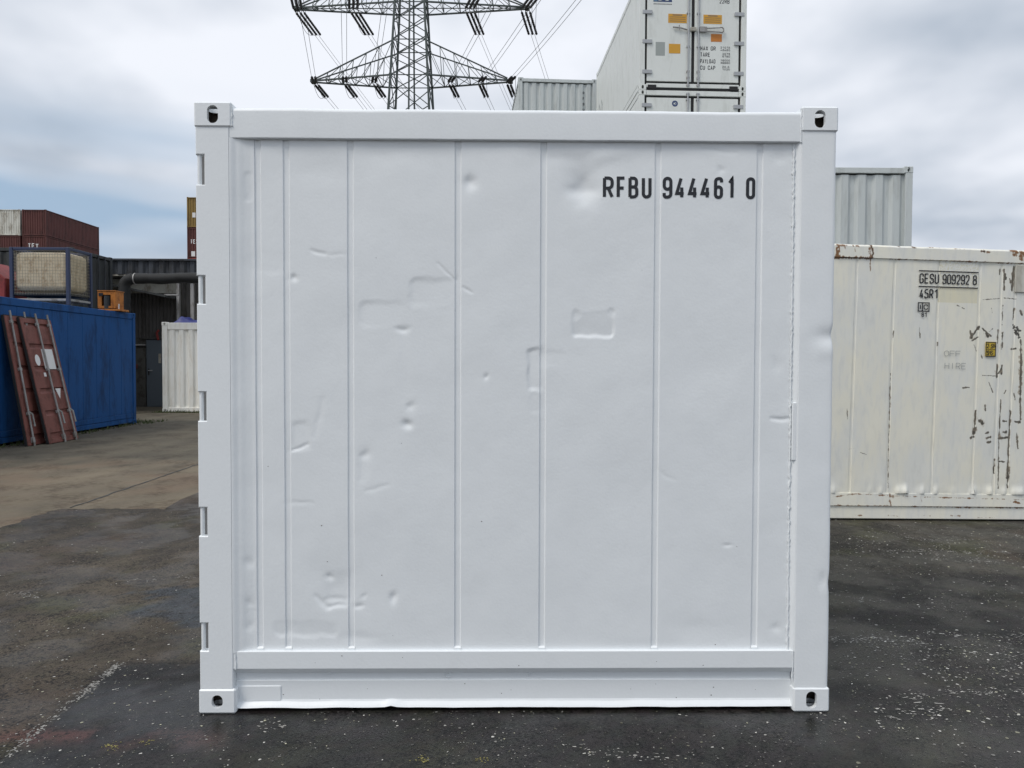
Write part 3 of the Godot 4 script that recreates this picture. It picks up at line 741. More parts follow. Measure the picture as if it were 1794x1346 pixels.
func wall_strip(x0: float, x1: float) -> MB:
	var mb := MB.new()
	var nx: int = maxi(2, int(ceil((x1 - x0) / 0.006)) + 1)
	var ny: int = int(ceil((WALL_Y1 - WALL_Y0) / 0.006)) + 1
	for j in ny:
		var y := lerpf(WALL_Y0, WALL_Y1, float(j) / (ny - 1))
		for i in nx:
			var x := lerpf(x0, x1, float(i) / (nx - 1))
			var z := wall_z(x, y)
			var gx := (wall_z(x + 0.003, y) - wall_z(x - 0.003, y)) / 0.006
			var gy := (wall_z(x, y + 0.003) - wall_z(x, y - 0.003)) / 0.006
			mb.vert(Vector3(x, y, z), Vector3(-gx, -gy, 1))
	for j in ny - 1:
		for i in nx - 1:
			var a := j * nx + i
			mb.face(a, a + 1, a + nx + 1); mb.face(a, a + nx + 1, a + nx)
	return mb

func wall_groove(x0: float, w: float) -> MB:
	var mb := MB.new()
	var prof := [[0.0, 0.0], [0.0025, -0.0062], [w - 0.0055, -0.0062], [w, 0.0]]
	var ys := []
	for j in 190: ys.append(lerpf(WALL_Y0 + 0.022, WALL_Y1, j / 189.0))
	for s in 3:
		var pts := []
		for y in ys:
			var r := []
			for e in [s, s + 1]:
				var px: float = x0 + prof[e][0]
				r.append(Vector3(px, y, wall_z(x0 if e < 2 else x0 + w, y) + prof[e][1]))
			pts.append(r)
		mb.grid(pts)
	# the closed lower end of the groove, a small ledge that looks up
	var yb := WALL_Y0 + 0.022
	var A := Vector3(x0, WALL_Y0, wall_z(x0, WALL_Y0)); var B := Vector3(x0 + w, WALL_Y0, wall_z(x0 + w, WALL_Y0))
	var ya := WALL_Y0 + 0.014
	var A2 := Vector3(x0, ya, A.z + 0.003); var B2 := Vector3(x0 + w, ya, B.z + 0.003)
	var C := Vector3(x0 + 0.0025, yb, A.z - 0.0062); var D := Vector3(x0 + w - 0.0055, yb, B.z - 0.0062)
	mb.quad(A, B, B2, A2)
	mb.quad(A2, B2, D, C)
	mb.tri(A2, C, Vector3(x0, yb, A.z)); mb.tri(B2, Vector3(x0 + w, yb, B.z), D)
	return mb

func sweep_x(prof: Array, xs: Array, warp: Callable) -> MB:
	var mb := MB.new()
	for s in prof.size() - 1:
		var rows := []
		for e in [s + 1, s]:       # profile runs downwards
			var r := []
			for x in xs: r.append(Vector3(x, prof[e][0], prof[e][1]) + warp.call(x, e))
			rows.append(r)
		mb.grid(rows)
	return mb

func casting(mb: MB, ctr: Vector3, s: Vector3, sx: int, sy: int, sz: int, hz := Vector2(0.0255, 0.041)) -> void:
	var holes := {}
	holes[0 if sx > 0 else 1] = [0.038, 0.026, 0.02]     # side: e1 is y
	holes[2 if sy > 0 else 3] = [0.03, 0.05, 0.02]
	if hz.x > 0: holes[4 if sz > 0 else 5] = [hz.x, hz.y, 0.022]
	mb.cbox(ctr, s, 0.008, holes)

func weld(a: Vector3, b: Vector3, r: float, seed_: int, step := 0.011) -> MB:
	var mb := MB.new()
	var g := RandomNumberGenerator.new()
	g.seed = seed_
	var k: int = int(a.distance_to(b) / step)
	var pts := []; var rs := []
	for i in k + 1:
		pts.append(a.lerp(b, float(i) / k) + Vector3(g.randfn(0, 0.0013), 0, 0))
		rs.append(r * (0.45 + 0.9 * pow(g.randf(), 1.6)))
	mb.tube(pts, r, 6, true, rs)
	return mb

func make_white_container() -> void:
	stamp_dents()
	var t := thing("shipping_container", "freshly painted white ten foot container with dents and black number, nearest in view", "container", Transform3D.IDENTITY)
	var W: StandardMaterial3D = M.white
	# corner posts; the left one is notched for five hinges
	var notches := [[0.298, 0.431], [0.843, 0.978], [1.384, 1.52], [1.93, 2.06], [2.48, 2.618]]
	var poly := PackedVector2Array([Vector2(-1.4905, 0.117), Vector2(-1.3345, 0.117), Vector2(-1.3345, 2.745), Vector2(-1.4905, 2.745)])
	notches.reverse()
	for q in notches:
		for p in [Vector2(-1.4905, q[1]), Vector2(-1.4505, q[1]), Vector2(-1.4505, q[0]), Vector2(-1.4905, q[0])]: poly.append(p)
	var mb := MB.new()
	mb.prism(poly, -0.045, -0.006, 0.004)
	mb.cbox(Vector3(-1.394, 1.431, -0.11), Vector3(0.119, 2.62, 0.126), 0.0)
	part(t, "corner_post", mb, W)
	for q in notches:
		mb = MB.new()
		mb.tube([Vector3(-1.4775, q[0] - 0.01, -0.022), Vector3(-1.4775, q[1] + 0.006, -0.022)], 0.0098, 14)
		part(t, "hinge_pin", mb, W)
		mb = MB.new()
		mb.cbox(Vector3(-1.4795, (q[0] + q[1]) * 0.5, -0.085), Vector3(0.030, q[1] - q[0] + 0.05, 0.03), 0.003)
		part(t, "hinge_lug", mb, M.notch_shade)  # grey colour stands in for the shade inside the hinge notch
	mb = MB.new()
	var pz := noise(1.1, 66, 3)
	var prow := []
	for j in 220:
		var y := lerpf(0.117, 2.745, j / 219.0)
		var r := []
		var wob := pz.get_noise_2d(y * 1.5, 0.0) * 0.002 - 0.006 * exp(-pow((y - 1.80) / 0.03, 2.0)) - 0.004 * exp(-pow((y - 0.62) / 0.04, 2.0))
		for q in [[1.3265, -0.05], [1.3265, -0.0075], [1.329, -0.006], [1.36, -0.006], [1.40, -0.006], [1.43, -0.006], [1.455, -0.006], [1.470, -0.0062], [1.480, -0.007], [1.4865, -0.010], [1.490, -0.015], [1.4905, -0.03], [1.4905, -0.16]]:
			var px: float = q[0]; var pd: float = q[1]
			var far: float = smoothstep(1.36, 1.48, px)
			pd += far * (-0.009 * exp(-pow((y - 1.79) / 0.035, 2.0)) + 0.003 * exp(-pow((y - 1.72) / 0.04, 2.0)) - 0.006 * exp(-pow((y - 0.63) / 0.04, 2.0)) * exp(-pow((px - 1.455) / 0.02, 2.0)))
			pd += pz.get_noise_2d(px * 3.0, y * 2.0) * 0.0018
			r.append(Vector3(px + (wob if px > 1.47 else 0.0), y, pd))
		prow.append(r)
	mb.grid(prow)
	part(t, "corner_post", mb, W)
	mb = MB.new()      # dented lower area of the right post: a thin doubler plate
	mb.cbox(Vector3(1.312, 1.34, -0.016), Vector3(0.020, 0.275, 0.012), 0.003)
	part(t, "doubler_plate", mb, W)
	# corner castings
	for sx in [-1, 1]:
		for sy in [0, 1]:
			mb = MB.new()
			casting(mb, Vector3(sx * (1.4955 - 0.087), 0.059 if sy == 0 else 2.8015, -0.081), Vector3(0.174, 0.118, 0.162), sx, 1 if sy == 1 else -1, 1, Vector2(0.0255, 0.041) if not (sx < 0 and sy == 0) else Vector2(0.026, 0.031))
			var cst := part(t, "corner_casting", mb, W)
			mb = MB.new()      # rusty inside of the casting
			var cc := Vector3(sx * (1.4955 - 0.087), 0.059 if sy == 0 else 2.8015, -0.081)
			mb.quad(cc + Vector3(-0.083, -0.055, -0.055), cc + Vector3(0.083, -0.055, -0.055), cc + Vector3(0.083, 0.055, -0.055), cc + Vector3(-0.083, 0.055, -0.055))
			var ylow: float = cc.y + (-0.054 if sy == 1 else 0.054)
			mb.quad(Vector3(cc.x - 0.083, ylow, cc.z + 0.055), Vector3(cc.x + 0.083, ylow, cc.z + 0.055), Vector3(cc.x + 0.083, ylow, cc.z - 0.055), Vector3(cc.x - 0.083, ylow, cc.z - 0.055))
			var xin: float = cc.x - sx * 0.082
			mb.quad(Vector3(xin, cc.y - 0.055, cc.z + 0.055), Vector3(xin, cc.y - 0.055, cc.z - 0.055), Vector3(xin, cc.y + 0.055, cc.z - 0.055), Vector3(xin, cc.y + 0.055, cc.z + 0.055))
			part(cst, "cavity", mb, M.cavity)
			mb = MB.new()
			casting(mb, Vector3(sx * (1.4955 - 0.087), 0.059 if sy == 0 else 2.8015, -2.357), Vector3(0.174, 0.118, 0.162), sx, 1 if sy == 1 else -1, -1)
			part(t, "corner_casting", mb, W)
	# sheet wall between grooves
	var gx := [-1.229, -1.096, -0.798, -0.295, 0.106, 0.643, 1.1235]
	var gw := 0.032
	var left := -1.336
	for g in gx:
		part(t, "wall_panel", wall_strip(left, g), W)
		part(t, "panel_groove", wall_groove(g, gw), W)
		left = g + gw
	part(t, "wall_panel", wall_strip(left, 1.330), W)
	part(t, "weld_seam", weld(Vector3(1.2985, 0.292, -0.0255), Vector3(1.297, 2.69, -0.0255), 0.0062, 5, 0.009), W)
	part(t, "weld_seam", weld(Vector3(1.3225, 2.694, -0.006), Vector3(1.3225, 2.85, -0.005), 0.0045, 6), W)
	part(t, "weld_seam", weld(Vector3(-1.323, 0.21, -0.008), Vector3(-1.323, 0.293, -0.008), 0.003, 7), W)
	part(t, "weld_seam", weld(Vector3(1.318, 0.16, -0.008), Vector3(1.318, 0.293, -0.008), 0.004, 8), W)
	part(t, "weld_seam", weld(Vector3(-1.3215, 2.75, -0.006), Vector3(-1.3215, 2.835, -0.006), 0.004, 9), W)
	# top rail with a rounded upper edge
	var xs := []
	for k in 111: xs.append(lerpf(-1.3340, 1.3260, k / 110.0))
	var wav := noise(1.3, 71, 3)
	var prof := [[2.838, -0.16], [2.8385, -0.034], [2.8365, -0.022], [2.832, -0.0135], [2.825, -0.0085], [2.816, -0.0065], [2.700, -0.0065], [2.6965, -0.0085], [2.695, -0.012], [2.695, -0.05]]
	mb = MB.new()
	var rows := []
	for e in range(prof.size() - 1, -1, -1):
		var r := []
		for x in xs: r.append(Vector3(x, prof[e][0] + (wav.get_noise_2d(x, 0.0) * 0.004 if e < 6 else 0.0), prof[e][1] + (wav.get_noise_2d(x * 2.0, 9.0) * 0.0025 if e > 0 and e < 8 else 0.0)))
		rows.append(r)
	mb.grid(rows)
	part(t, "top_side_rail", mb, W)
	# sill below the wall
	xs = []
	for k in 91: xs.append(lerpf(-1.3340, 1.3260, k / 90.0))
	var none := func(_x: float, _e: int) -> Vector3: return Vector3.ZERO
	part(t, "sill_strip", sweep_x([[0.293, -0.05], [0.293, -0.0125], [0.2915, -0.0105], [0.212, -0.0105], [0.209, -0.012], [0.178, -0.046], [0.177, -0.06]], xs, none), W)
	var low := func(x: float, e: int) -> Vector3:
		if e < 5: return Vector3.ZERO
		var k := wav.get_noise_2d(x * 2.2, 30.0) * 0.004 + (0.008 * exp(-pow((x + 0.595) / 0.02, 2.0)))
		return Vector3(0, k, absf(k) * 0.2)
	part(t, "bottom_side_rail", sweep_x([[0.182, -0.054], [0.1425, -0.054], [0.141, -0.0475], [0.139, -0.046], [0.050, -0.046], [0.041, -0.0425], [0.028, -0.029], [0.019, -0.022], [0.016, -0.026], [0.017, -0.06], [0.03, -0.12]], xs, low), W)
	mb = MB.new()
	mb.cbox(Vector3(-1.2235, 0.079, -0.0455), Vector3(0.205, 0.074, 0.008), 0.002)
	part(t, "doubler_plate", mb, W)
	for rp in [[-0.325, 1.75], [-0.895, 0.55], [0.073, 1.0]]:
		mb = MB.new()
		var loop := []
		for k in 15:
			var a: float = 0.5 + PI * rp[1] * k / 14.0
			loop.append(Vector3(rp[0] + cos(a) * 0.0115, 0.163 + sin(a) * 0.0115, -0.050))
		mb.tube(loop, 0.0032, 6)
		part(t, "lashing_ring", mb, W)
	# black owner number
	mb = MB.new()
	var lift := func(p: Vector2) -> Vector3: return Vector3(p.x, p.y, wall_z(p.x, p.y) + 0.0016)
	var line := [["R", 152, 108], ["F", 290, 93], ["B", 408, 100], ["U", 542, 98], ["9", 752, 98], ["4", 878, 102], ["4", 1007, 102], ["4", 1133, 104], ["6", 1268, 92], ["1", 1408, 68], ["0", 1592, 93]]
	for l in line:
		glyph(mb, l[0], 0.400 + (l[1] - 152) * 0.000468, 2.4335, l[2] * 0.000468, 0.1025, 0.0148, lift, 0.01)
	part(t, "identification_number", mb, M.print)
	# tiny chips in the fresh paint
	mb = MB.new()
	var g2 := RandomNumberGenerator.new()
	g2.seed = 99
	for k in 46:
		var cx := g2.randf_range(-1.3, 1.28); var cy := g2.randf_range(0.05, 0.285); var cz := -0.0092
		if k > 30:
			cy = g2.randf_range(0.3, 2.6); cz = wall_z(cx, cy) + 0.0008
			for g3 in gx:
				if cx > g3 - 0.006 and cx < g3 + 0.04: cz = -0.09
		elif cy < 0.13: cz = -0.0448
		elif cy < 0.215: continue
		var rr := g2.randf_range(0.0010, 0.0026)
		var ang := g2.randf() * TAU
		for e in 5:
			var a0 := ang + e * TAU / 5.0; var a1 := ang + (e + 1) * TAU / 5.0
			mb.tri(Vector3(cx, cy, cz), Vector3(cx + cos(a0) * rr * 1.5, cy + sin(a0) * rr, cz), Vector3(cx + cos(a1) * rr * 1.5, cy + sin(a1) * rr, cz))
	var chips := part(t, "paint_chips", mb, M.cavity)
	chips.set_meta("kind", "stuff")
	# the rest of the box: roof, floor, far wall, door end, plain end
	box(t, "roof", Vector3(0, 2.824, -1.219), Vector3(2.60, 0.022, 2.12), 0.003, W)
	box(t, "underframe", Vector3(0, 0.10, -1.2), Vector3(2.64, 0.13, 2.16), 0.0, M.charcoal)
	box(t, "far_wall", Vector3(0, 1.43, -2.41), Vector3(2.66, 2.66, 0.03), 0.004, W)
	for sx in [-1, 1]:
		box(t, "corner_post", Vector3(sx * 1.41, 1.43, -2.36), Vector3(0.155, 2.62, 0.14), 0.006, W)
	box(t, "end_wall", Vector3(1.455, 1.43, -1.22), Vector3(0.05, 2.62, 2.12), 0.004, W)
	for k in 2:
		var zc := -0.68 - k * 1.08
		var dl := box(t, "door_leaf", Vector3(-1.455, 1.43, zc), Vector3(0.05, 2.55, 1.04), 0.006, W)
		for rz in [-0.3, 0.3]:
			mb = MB.new()
			mb.tube([Vector3(-1.492, 0.15, zc + rz), Vector3(-1.492, 2.72, zc + rz)], 0.015, 10)
			part(dl, "lock_rod", mb, M.steel)
	box(t, "door_header", Vector3(-1.44, 2.76, -1.22), Vector3(0.08, 0.11, 2.1), 0.004, W)
	box(t, "door_sill", Vector3(-1.44, 0.085, -1.22), Vector3(0.08, 0.12, 2.1), 0.004, W)

# ---------------------------------------------------------------- cream reefer on the right
func cream_material() -> StandardMaterial3D:
	var N := 1024
	var x0 := 5.7; var sx := 2.95; var sy := 2.95       # the stretch of side wall the picture holds
	var a := noise(0.006, 201, 5); var b := noise(0.03, 202, 4); var f := noise(0.11, 203, 3)
	var buf := PackedFloat32Array()
	buf.resize(N * N * 3)
	var r := RandomNumberGenerator.new()
	r.seed = 204
	for j in N:
		for i in N:
			var n1 := a.get_noise_2d(i * 1.0, j * 0.5)
			var n2 := b.get_noise_2d(i * 1.4, j * 0.35)
			var k: float = 0.97 + n1 * 0.06 + minf(n2, 0.0) * 0.10 + (r.randf() - 0.5) * 0.02
			var o := (j * N + i) * 3
			var w: float = clampf(0.5 + n1 * 1.2 + n2 * 0.4, 0.0, 1.0)
			buf[o] = (0.80 + 0.025 * w) * k; buf[o + 1] = 0.805 * k; buf[o + 2] = (0.755 - 0.06 * w) * k
	var put := func(lx: float, ly: float, rad: float, col: Vector3, keep: float, sharp: float) -> void:
		var ci := int((lx - x0) / sx * N); var cj := int((1.0 - ly / sy) * N)
		var rr: int = int(rad / sx * N) + 2
		for dj in range(-rr, rr + 1):
			for di in range(-rr, rr + 1):
				var i: int = ci + di; var j: int = cj + dj
				if i < 0 or j < 0 or i >= N or j >= N: continue
				var d: float = sqrt(float(di * di + dj * dj)) / (rad / sx * N)
				var m: float = 1.05 - d + f.get_noise_2d(i * 0.8, j * 0.3) * 0.7 - (1.0 - keep) * (0.8 + 2.2 * b.get_noise_2d(i * 0.8, j * 0.9))
				m = clampf(m * sharp, 0.0, 1.0)
				var o := (j * N + i) * 3
				buf[o] = lerpf(buf[o], col.x, m); buf[o + 1] = lerpf(buf[o + 1], col.y, m); buf[o + 2] = lerpf(buf[o + 2], col.z, m)
	# yellowed rectangle where an old decal sat
	for j in range(int((1.0 - 2.755 / sy) * N), int((1.0 - 2.31 / sy) * N)):
		for i in range(int((7.07 - x0) / sx * N), int((7.505 - x0) / sx * N)):
			if j > int((1.0 - 2.47 / sy) * N) or f.get_noise_2d(i * 1.0, j * 1.0) > 0.15:
				var o := (j * N + i) * 3
				buf[o] *= 0.93; buf[o + 1] *= 0.90; buf[o + 2] *= 0.79
	for s in SCRAPES:
		var len_: float = Vector2(s[2] - s[0], s[3] - s[1]).length()
		var st: int = maxi(2, int(len_ / 0.003))
		for k in st + 1:
			var t := float(k) / st
			if k % 3 == 0: put.call(lerpf(s[0], s[2], t), lerpf(s[1], s[3], t), s[4] * 1.15, Vector3(0.42, 0.35, 0.26), s[5] * 0.8, 0.5)
			put.call(lerpf(s[0], s[2], t), lerpf(s[1], s[3], t), s[4] * 0.62, Vector3(0.085, 0.078, 0.062), s[5], 2.4)
	var poly := PackedVector2Array()
	for q in BARE_PATCH: poly.append(q)
	for k in 700:
		var q := Vector2(r.randf_range(7.85, 8.1), r.randf_range(1.8, 2.2))
		if Geometry2D.is_point_in_polygon(q, poly): put.call(q.x, q.y, 0.01, Vector3(0.07, 0.066, 0.055), 1.0, 3.0)
	for s in RUST:
		var len2: float = Vector2(s[2] - s[0], s[3] - s[1]).length()
		var st2: int = maxi(2, int(len2 / 0.007))
		for k in st2 + 1:
			var t := float(k) / st2
			put.call(lerpf(s[0], s[2], t), lerpf(s[1], s[3], t), s[4] * 0.8, Vector3(0.22, 0.11, 0.045), s[5] * 0.9, 1.0)
			if s[5] > 0.7: put.call(lerpf(s[0], s[2], t), lerpf(s[1], s[3], t), s[4] * 0.4, Vector3(0.04, 0.024, 0.015), s[5], 2.5)
	var out := PackedByteArray()
	out.resize(N * N * 3)
	for k in N * N:
		var c := Color(buf[k * 3], buf[k * 3 + 1], buf[k * 3 + 2]).linear_to_srgb()
		out[k * 3] = int(clampf(c.r, 0, 1) * 255.0); out[k * 3 + 1] = int(clampf(c.g, 0, 1) * 255.0); out[k * 3 + 2] = int(clampf(c.b, 0, 1) * 255.0)
	var m := StandardMaterial3D.new()
	m.albedo_texture = ImageTexture.create_from_image(Image.create_from_data(N, N, false, Image.FORMAT_RGB8, out))
	m.roughness = 0.55
	m.uv1_scale = Vector3(1.0 / sx, -1.0 / sy, 1)
	m.uv1_offset = Vector3(-x0 / sx, 1.0, 0)
	return m

func cream_grid(x0: float, x1: float, prof: Array, step: float, warp: Callable) -> MB:
	var mb := MB.new()
	mb.use_uv = true
	var nx: int = maxi(2, int(ceil((x1 - x0) / step)) + 1)
	for s in prof.size() - 1:
		var pts := []; var uvs := []
		var ny: int = 1 if absf(prof[s][0] - prof[s + 1][0]) < 0.5 else 12
		for j in ny + 1:
			var t := 1.0 - float(j) / ny
			var py := lerpf(prof[s][0], prof[s + 1][0], t); var pz := lerpf(prof[s][1], prof[s + 1][1], t)
			var r := []; var q := []
			for i in nx:
				var x := lerpf(x0, x1, float(i) / (nx - 1))
				var w: Vector3 = warp.call(x, py)
				r.append(Vector3(x, py, pz) + w)
				q.append(Vector2(x, py))
			pts.append(r); uvs.append(q)
		mb.grid(pts, uvs)
	return mb

func cream_panel(x0: float, x1: float, warp: Callable) -> MB:
	var mb := MB.new()
	mb.use_uv = true
	var ys := [0.283, 0.292, 0.303, 0.318, 0.335, 0.355, 0.38, 0.41, 0.45]
	for k in 12: ys.append(0.5 + (2.747 - 0.5) * k / 11.0)
	var nx: int = maxi(3, int(ceil((x1 - x0) / 0.02)) + 1)
	var pts := []; var uvs := []
	for y in ys:
		var r := []; var u := []
		for i in nx:
			var x := lerpf(x0, x1, float(i) / (nx - 1))
			r.append(Vector3(x, y, -0.020) + warp.call(x, y)); u.append(Vector2(x, y))
		pts.append(r); uvs.append(u)
	mb.grid(pts, uvs)
	return mb

func make_cream_reefer() -> void:
	var b := Basis(Vector3.UP, deg_to_rad(3.5)) * Basis(Vector3.BACK, deg_to_rad(-1.1))
	var t := thing("reefer_container", "scuffed cream reefer container with rusty top rail marked GESU 909292 8", "container", Transform3D(b, Vector3(-2.578, 0.131, -3.974)))
	var L := 12.19
	var C: StandardMaterial3D = M.cream
	var nz := noise(1.8, 211, 3)
	var still := func(_x: float, _y: float) -> Vector3: return Vector3.ZERO
	var railw := func(x: float, y: float) -> Vector3: return Vector3(0, nz.get_noise_2d(x * 2.0, 0) * 0.006 * (1.0 if y > 2.8 else 0.0), nz.get_noise_2d(x * 2.0, 5.0) * 0.006)
	part(t, "top_side_rail", cream_grid(0.17, L - 0.17, [[2.885, -0.12], [2.887, -0.035], [2.880, -0.014], [2.866, -0.003], [2.750, -0.002], [2.746, -0.03]], 0.08, railw), C)
	var crump := func(x: float, y: float) -> Vector3:
		var k: float = 1.0 - smoothstep(0.30, 0.42, y)
		var wv := nz.get_noise_2d(x * 3.0, 20.0)
		return Vector3(0, wv * 0.02 * k, nz.get_noise_2d(x * 0.8, y * 1.3) * 0.006 + k * k * (0.004 + maxf(wv, -0.05) * 0.05))
	var seams := []
	var s := 6.155
	while s > 0.5:
		seams.push_front(s); s -= 0.455
	for q in [6.564, 7.051, 7.505, 7.746]: seams.append(q)
	s = 7.905
	while s < L - 0.4:
		seams.append(s); s += 0.455
	var left := 0.15
	for q in seams + [L - 0.15]:
		part(t, "wall_panel", cream_panel(left, q, crump), C if q > 5.9 and left < 8.3 else M.cream_plain)
		if q < L - 0.2:
			var w := 0.034
			var mb := MB.new()
			mb.use_uv = true
			var ys := []
			for k in 30: ys.append(lerpf(0.285, 2.747, k / 29.0))
			var pr := [[0.0, -0.020], [0.003, -0.027], [w - 0.006, -0.027], [w, -0.020]]
			for e in 3:
				var pts := []; var uvs := []
				for y in ys:
					var r := []; var u := []
					for e2 in [e, e + 1]:
						r.append(Vector3(q + pr[e2][0], y, pr[e2][1]) + crump.call(q if e2 < 2 else q + w, y)); u.append(Vector2(q + pr[e2][0], y))
					pts.append(r); uvs.append(u)
				mb.grid(pts, uvs)
			part(t, "panel_groove", mb, C if q > 5.8 and q < 8.4 else M.cream_plain)
			left = q + w
	part(t, "sill_strip", cream_grid(0.16, L - 0.16, [[0.292, -0.05], [0.285, -0.012], [0.155, -0.008], [0.143, -0.040], [0.142, -0.05]], 0.1, still), C)
	part(t, "bottom_side_rail", cream_grid(0.16, L - 0.16, [[0.146, -0.030], [0.138, -0.024], [0.022, -0.020], [0.016, -0.024], [0.016, -0.1]], 0.2, still), C)
	for x in [0.08, L - 0.08]:
		box(t, "corner_post", Vector3(x, 1.45, -0.08), Vector3(0.155, 2.66, 0.15), 0.006, M.cream_far)
		box(t, "corner_post", Vector3(x, 1.45, -2.36), Vector3(0.155, 2.66, 0.15), 0.006, M.cream_far)
		for y in [0.059, 2.837]:
			for z in [-0.081, -2.357]:
				var mb := MB.new()
				casting(mb, Vector3(0.087 if x < 1 else L - 0.087, y, z), Vector3(0.178, 0.118, 0.162), -1 if x < 1 else 1, -1 if y < 1 else 1, 1 if z > -1 else -1)
				part(t, "corner_casting", mb, M.cream_far)
		box(t, "end_wall", Vector3(0.05 if x < 1 else L - 0.05, 1.45, -1.22), Vector3(0.06, 2.7, 2.12), 0.004, M.cream_far)
	box(t, "roof", Vector3(L / 2, 2.872, -1.22), Vector3(L - 0.36, 0.02, 2.2), 0.0, M.cream_far)
	box(t, "far_wall", Vector3(L / 2, 1.45, -2.41), Vector3(L - 0.32, 2.75, 0.03), 0.0, M.cream_far)
	box(t, "underframe", Vector3(L / 2, 0.13, -1.22), Vector3(L - 0.4, 0.2, 2.2), 0.0, M.charcoal)
	# print on the side
	var Z := -0.0105
	var mb2 := MB.new()
	var F := flat(Z)
	words(mb2, "GESU", 6.850, 2.502, 0.049, 0.106, 0.0135, 0.007, F)
	words(mb2, "909292", 7.104, 2.502, 0.0455, 0.104, 0.0125, 0.0055, F)
	words(mb2, "8", 7.438, 2.502, 0.048, 0.104, 0.0125, 0.0, F)
	ribbon(mb2, [Vector2(6.842, 2.634), Vector2(7.50, 2.634)], false, 0.012, F)
	ribbon(mb2, [Vector2(6.845, 2.470), Vector2(7.50, 2.470)], false, 0.012, F)
	words(mb2, "45R1", 6.857, 2.346, 0.047, 0.1, 0.0135, 0.0065, F)
	part(t, "identification_number", mb2, M.print)
	var mb3 := MB.new()
	ribbon(mb3, [Vector2(6.850, 2.212), Vector2(6.968, 2.212), Vector2(6.968, 2.300), Vector2(6.850, 2.300)], true, 0.011, F)
	ribbon(mb3, [Vector2(6.896, 2.212), Vector2(6.896, 2.300)], false, 0.011, F)
	words(mb3, "I", 6.857, 2.228, 0.032, 0.056, 0.010, 0.0, F)
	words(mb3, "C", 6.908, 2.228, 0.048, 0.056, 0.010, 0.0, F)
	words(mb3, "81", 6.888, 2.15, 0.028, 0.05, 0.008, 0.005, F)
	part(t, "registry_mark", mb3, M.print)
	var mb4 := MB.new()
	words(mb4, "OFF", 7.152, 1.745, 0.056, 0.06, 0.0055, 0.008, F)
	words(mb4, "HIRE", 7.164, 1.612, 0.05, 0.066, 0.0055, 0.012, F)
	part(t, "handwriting", mb4, M.print_faint)
	var lb := box(t, "height_label", Vector3(7.668, 1.831, -0.0125), Vector3(0.117, 0.158, 0.006), 0.002, M.sticker_yellow)
	var mb5 := MB.new()
	var F2 := flat(-0.0085)
	ribbon(mb5, [Vector2(7.615, 1.758), Vector2(7.721, 1.758), Vector2(7.721, 1.904), Vector2(7.615, 1.904)], true, 0.009, F2)
	words(mb5, "2.9M", 7.621, 1.84, 0.026, 0.05, 0.008, 0.003, F2)
	words(mb5, "96", 7.624, 1.767, 0.03, 0.05, 0.009, 0.008, F2)
	ribbon(mb5, [Vector2(7.615, 1.829), Vector2(7.721, 1.829)], false, 0.005, F2)
	part(lb, "label_print", mb5, M.print)
	box(t, "repair_patch", Vector3(8.03, 2.583, -0.013), Vector3(0.24, 0.285, 0.014), 0.004, M.cream_far)

# ---------------------------------------------------------------- corrugated dry containers
func corrugation(w: float, h: float, pitch: float, depth: float) -> MB:     # sheet in xy from 0,0, outer crests at z = 0
	var mb := MB.new()
	var k: int = maxi(1, int(round(w / pitch)))
	var p := w / k
	var pts := [Vector2(0, -depth)]
	for i in k:
		var x := i * p
		pts.append(Vector2(x + p * 0.12, -depth)); pts.append(Vector2(x + p * 0.30, 0)); pts.append(Vector2(x + p * 0.70, 0)); pts.append(Vector2(x + p * 0.88, -depth))
	pts.append(Vector2(w, -depth))
	for i in pts.size() - 1:
		mb.quad(Vector3(pts[i].x, 0, pts[i].y), Vector3(pts[i + 1].x, 0, pts[i + 1].y), Vector3(pts[i + 1].x, h, pts[i + 1].y), Vector3(pts[i].x, h, pts[i].y))
	return mb

var mesh_cache := {}
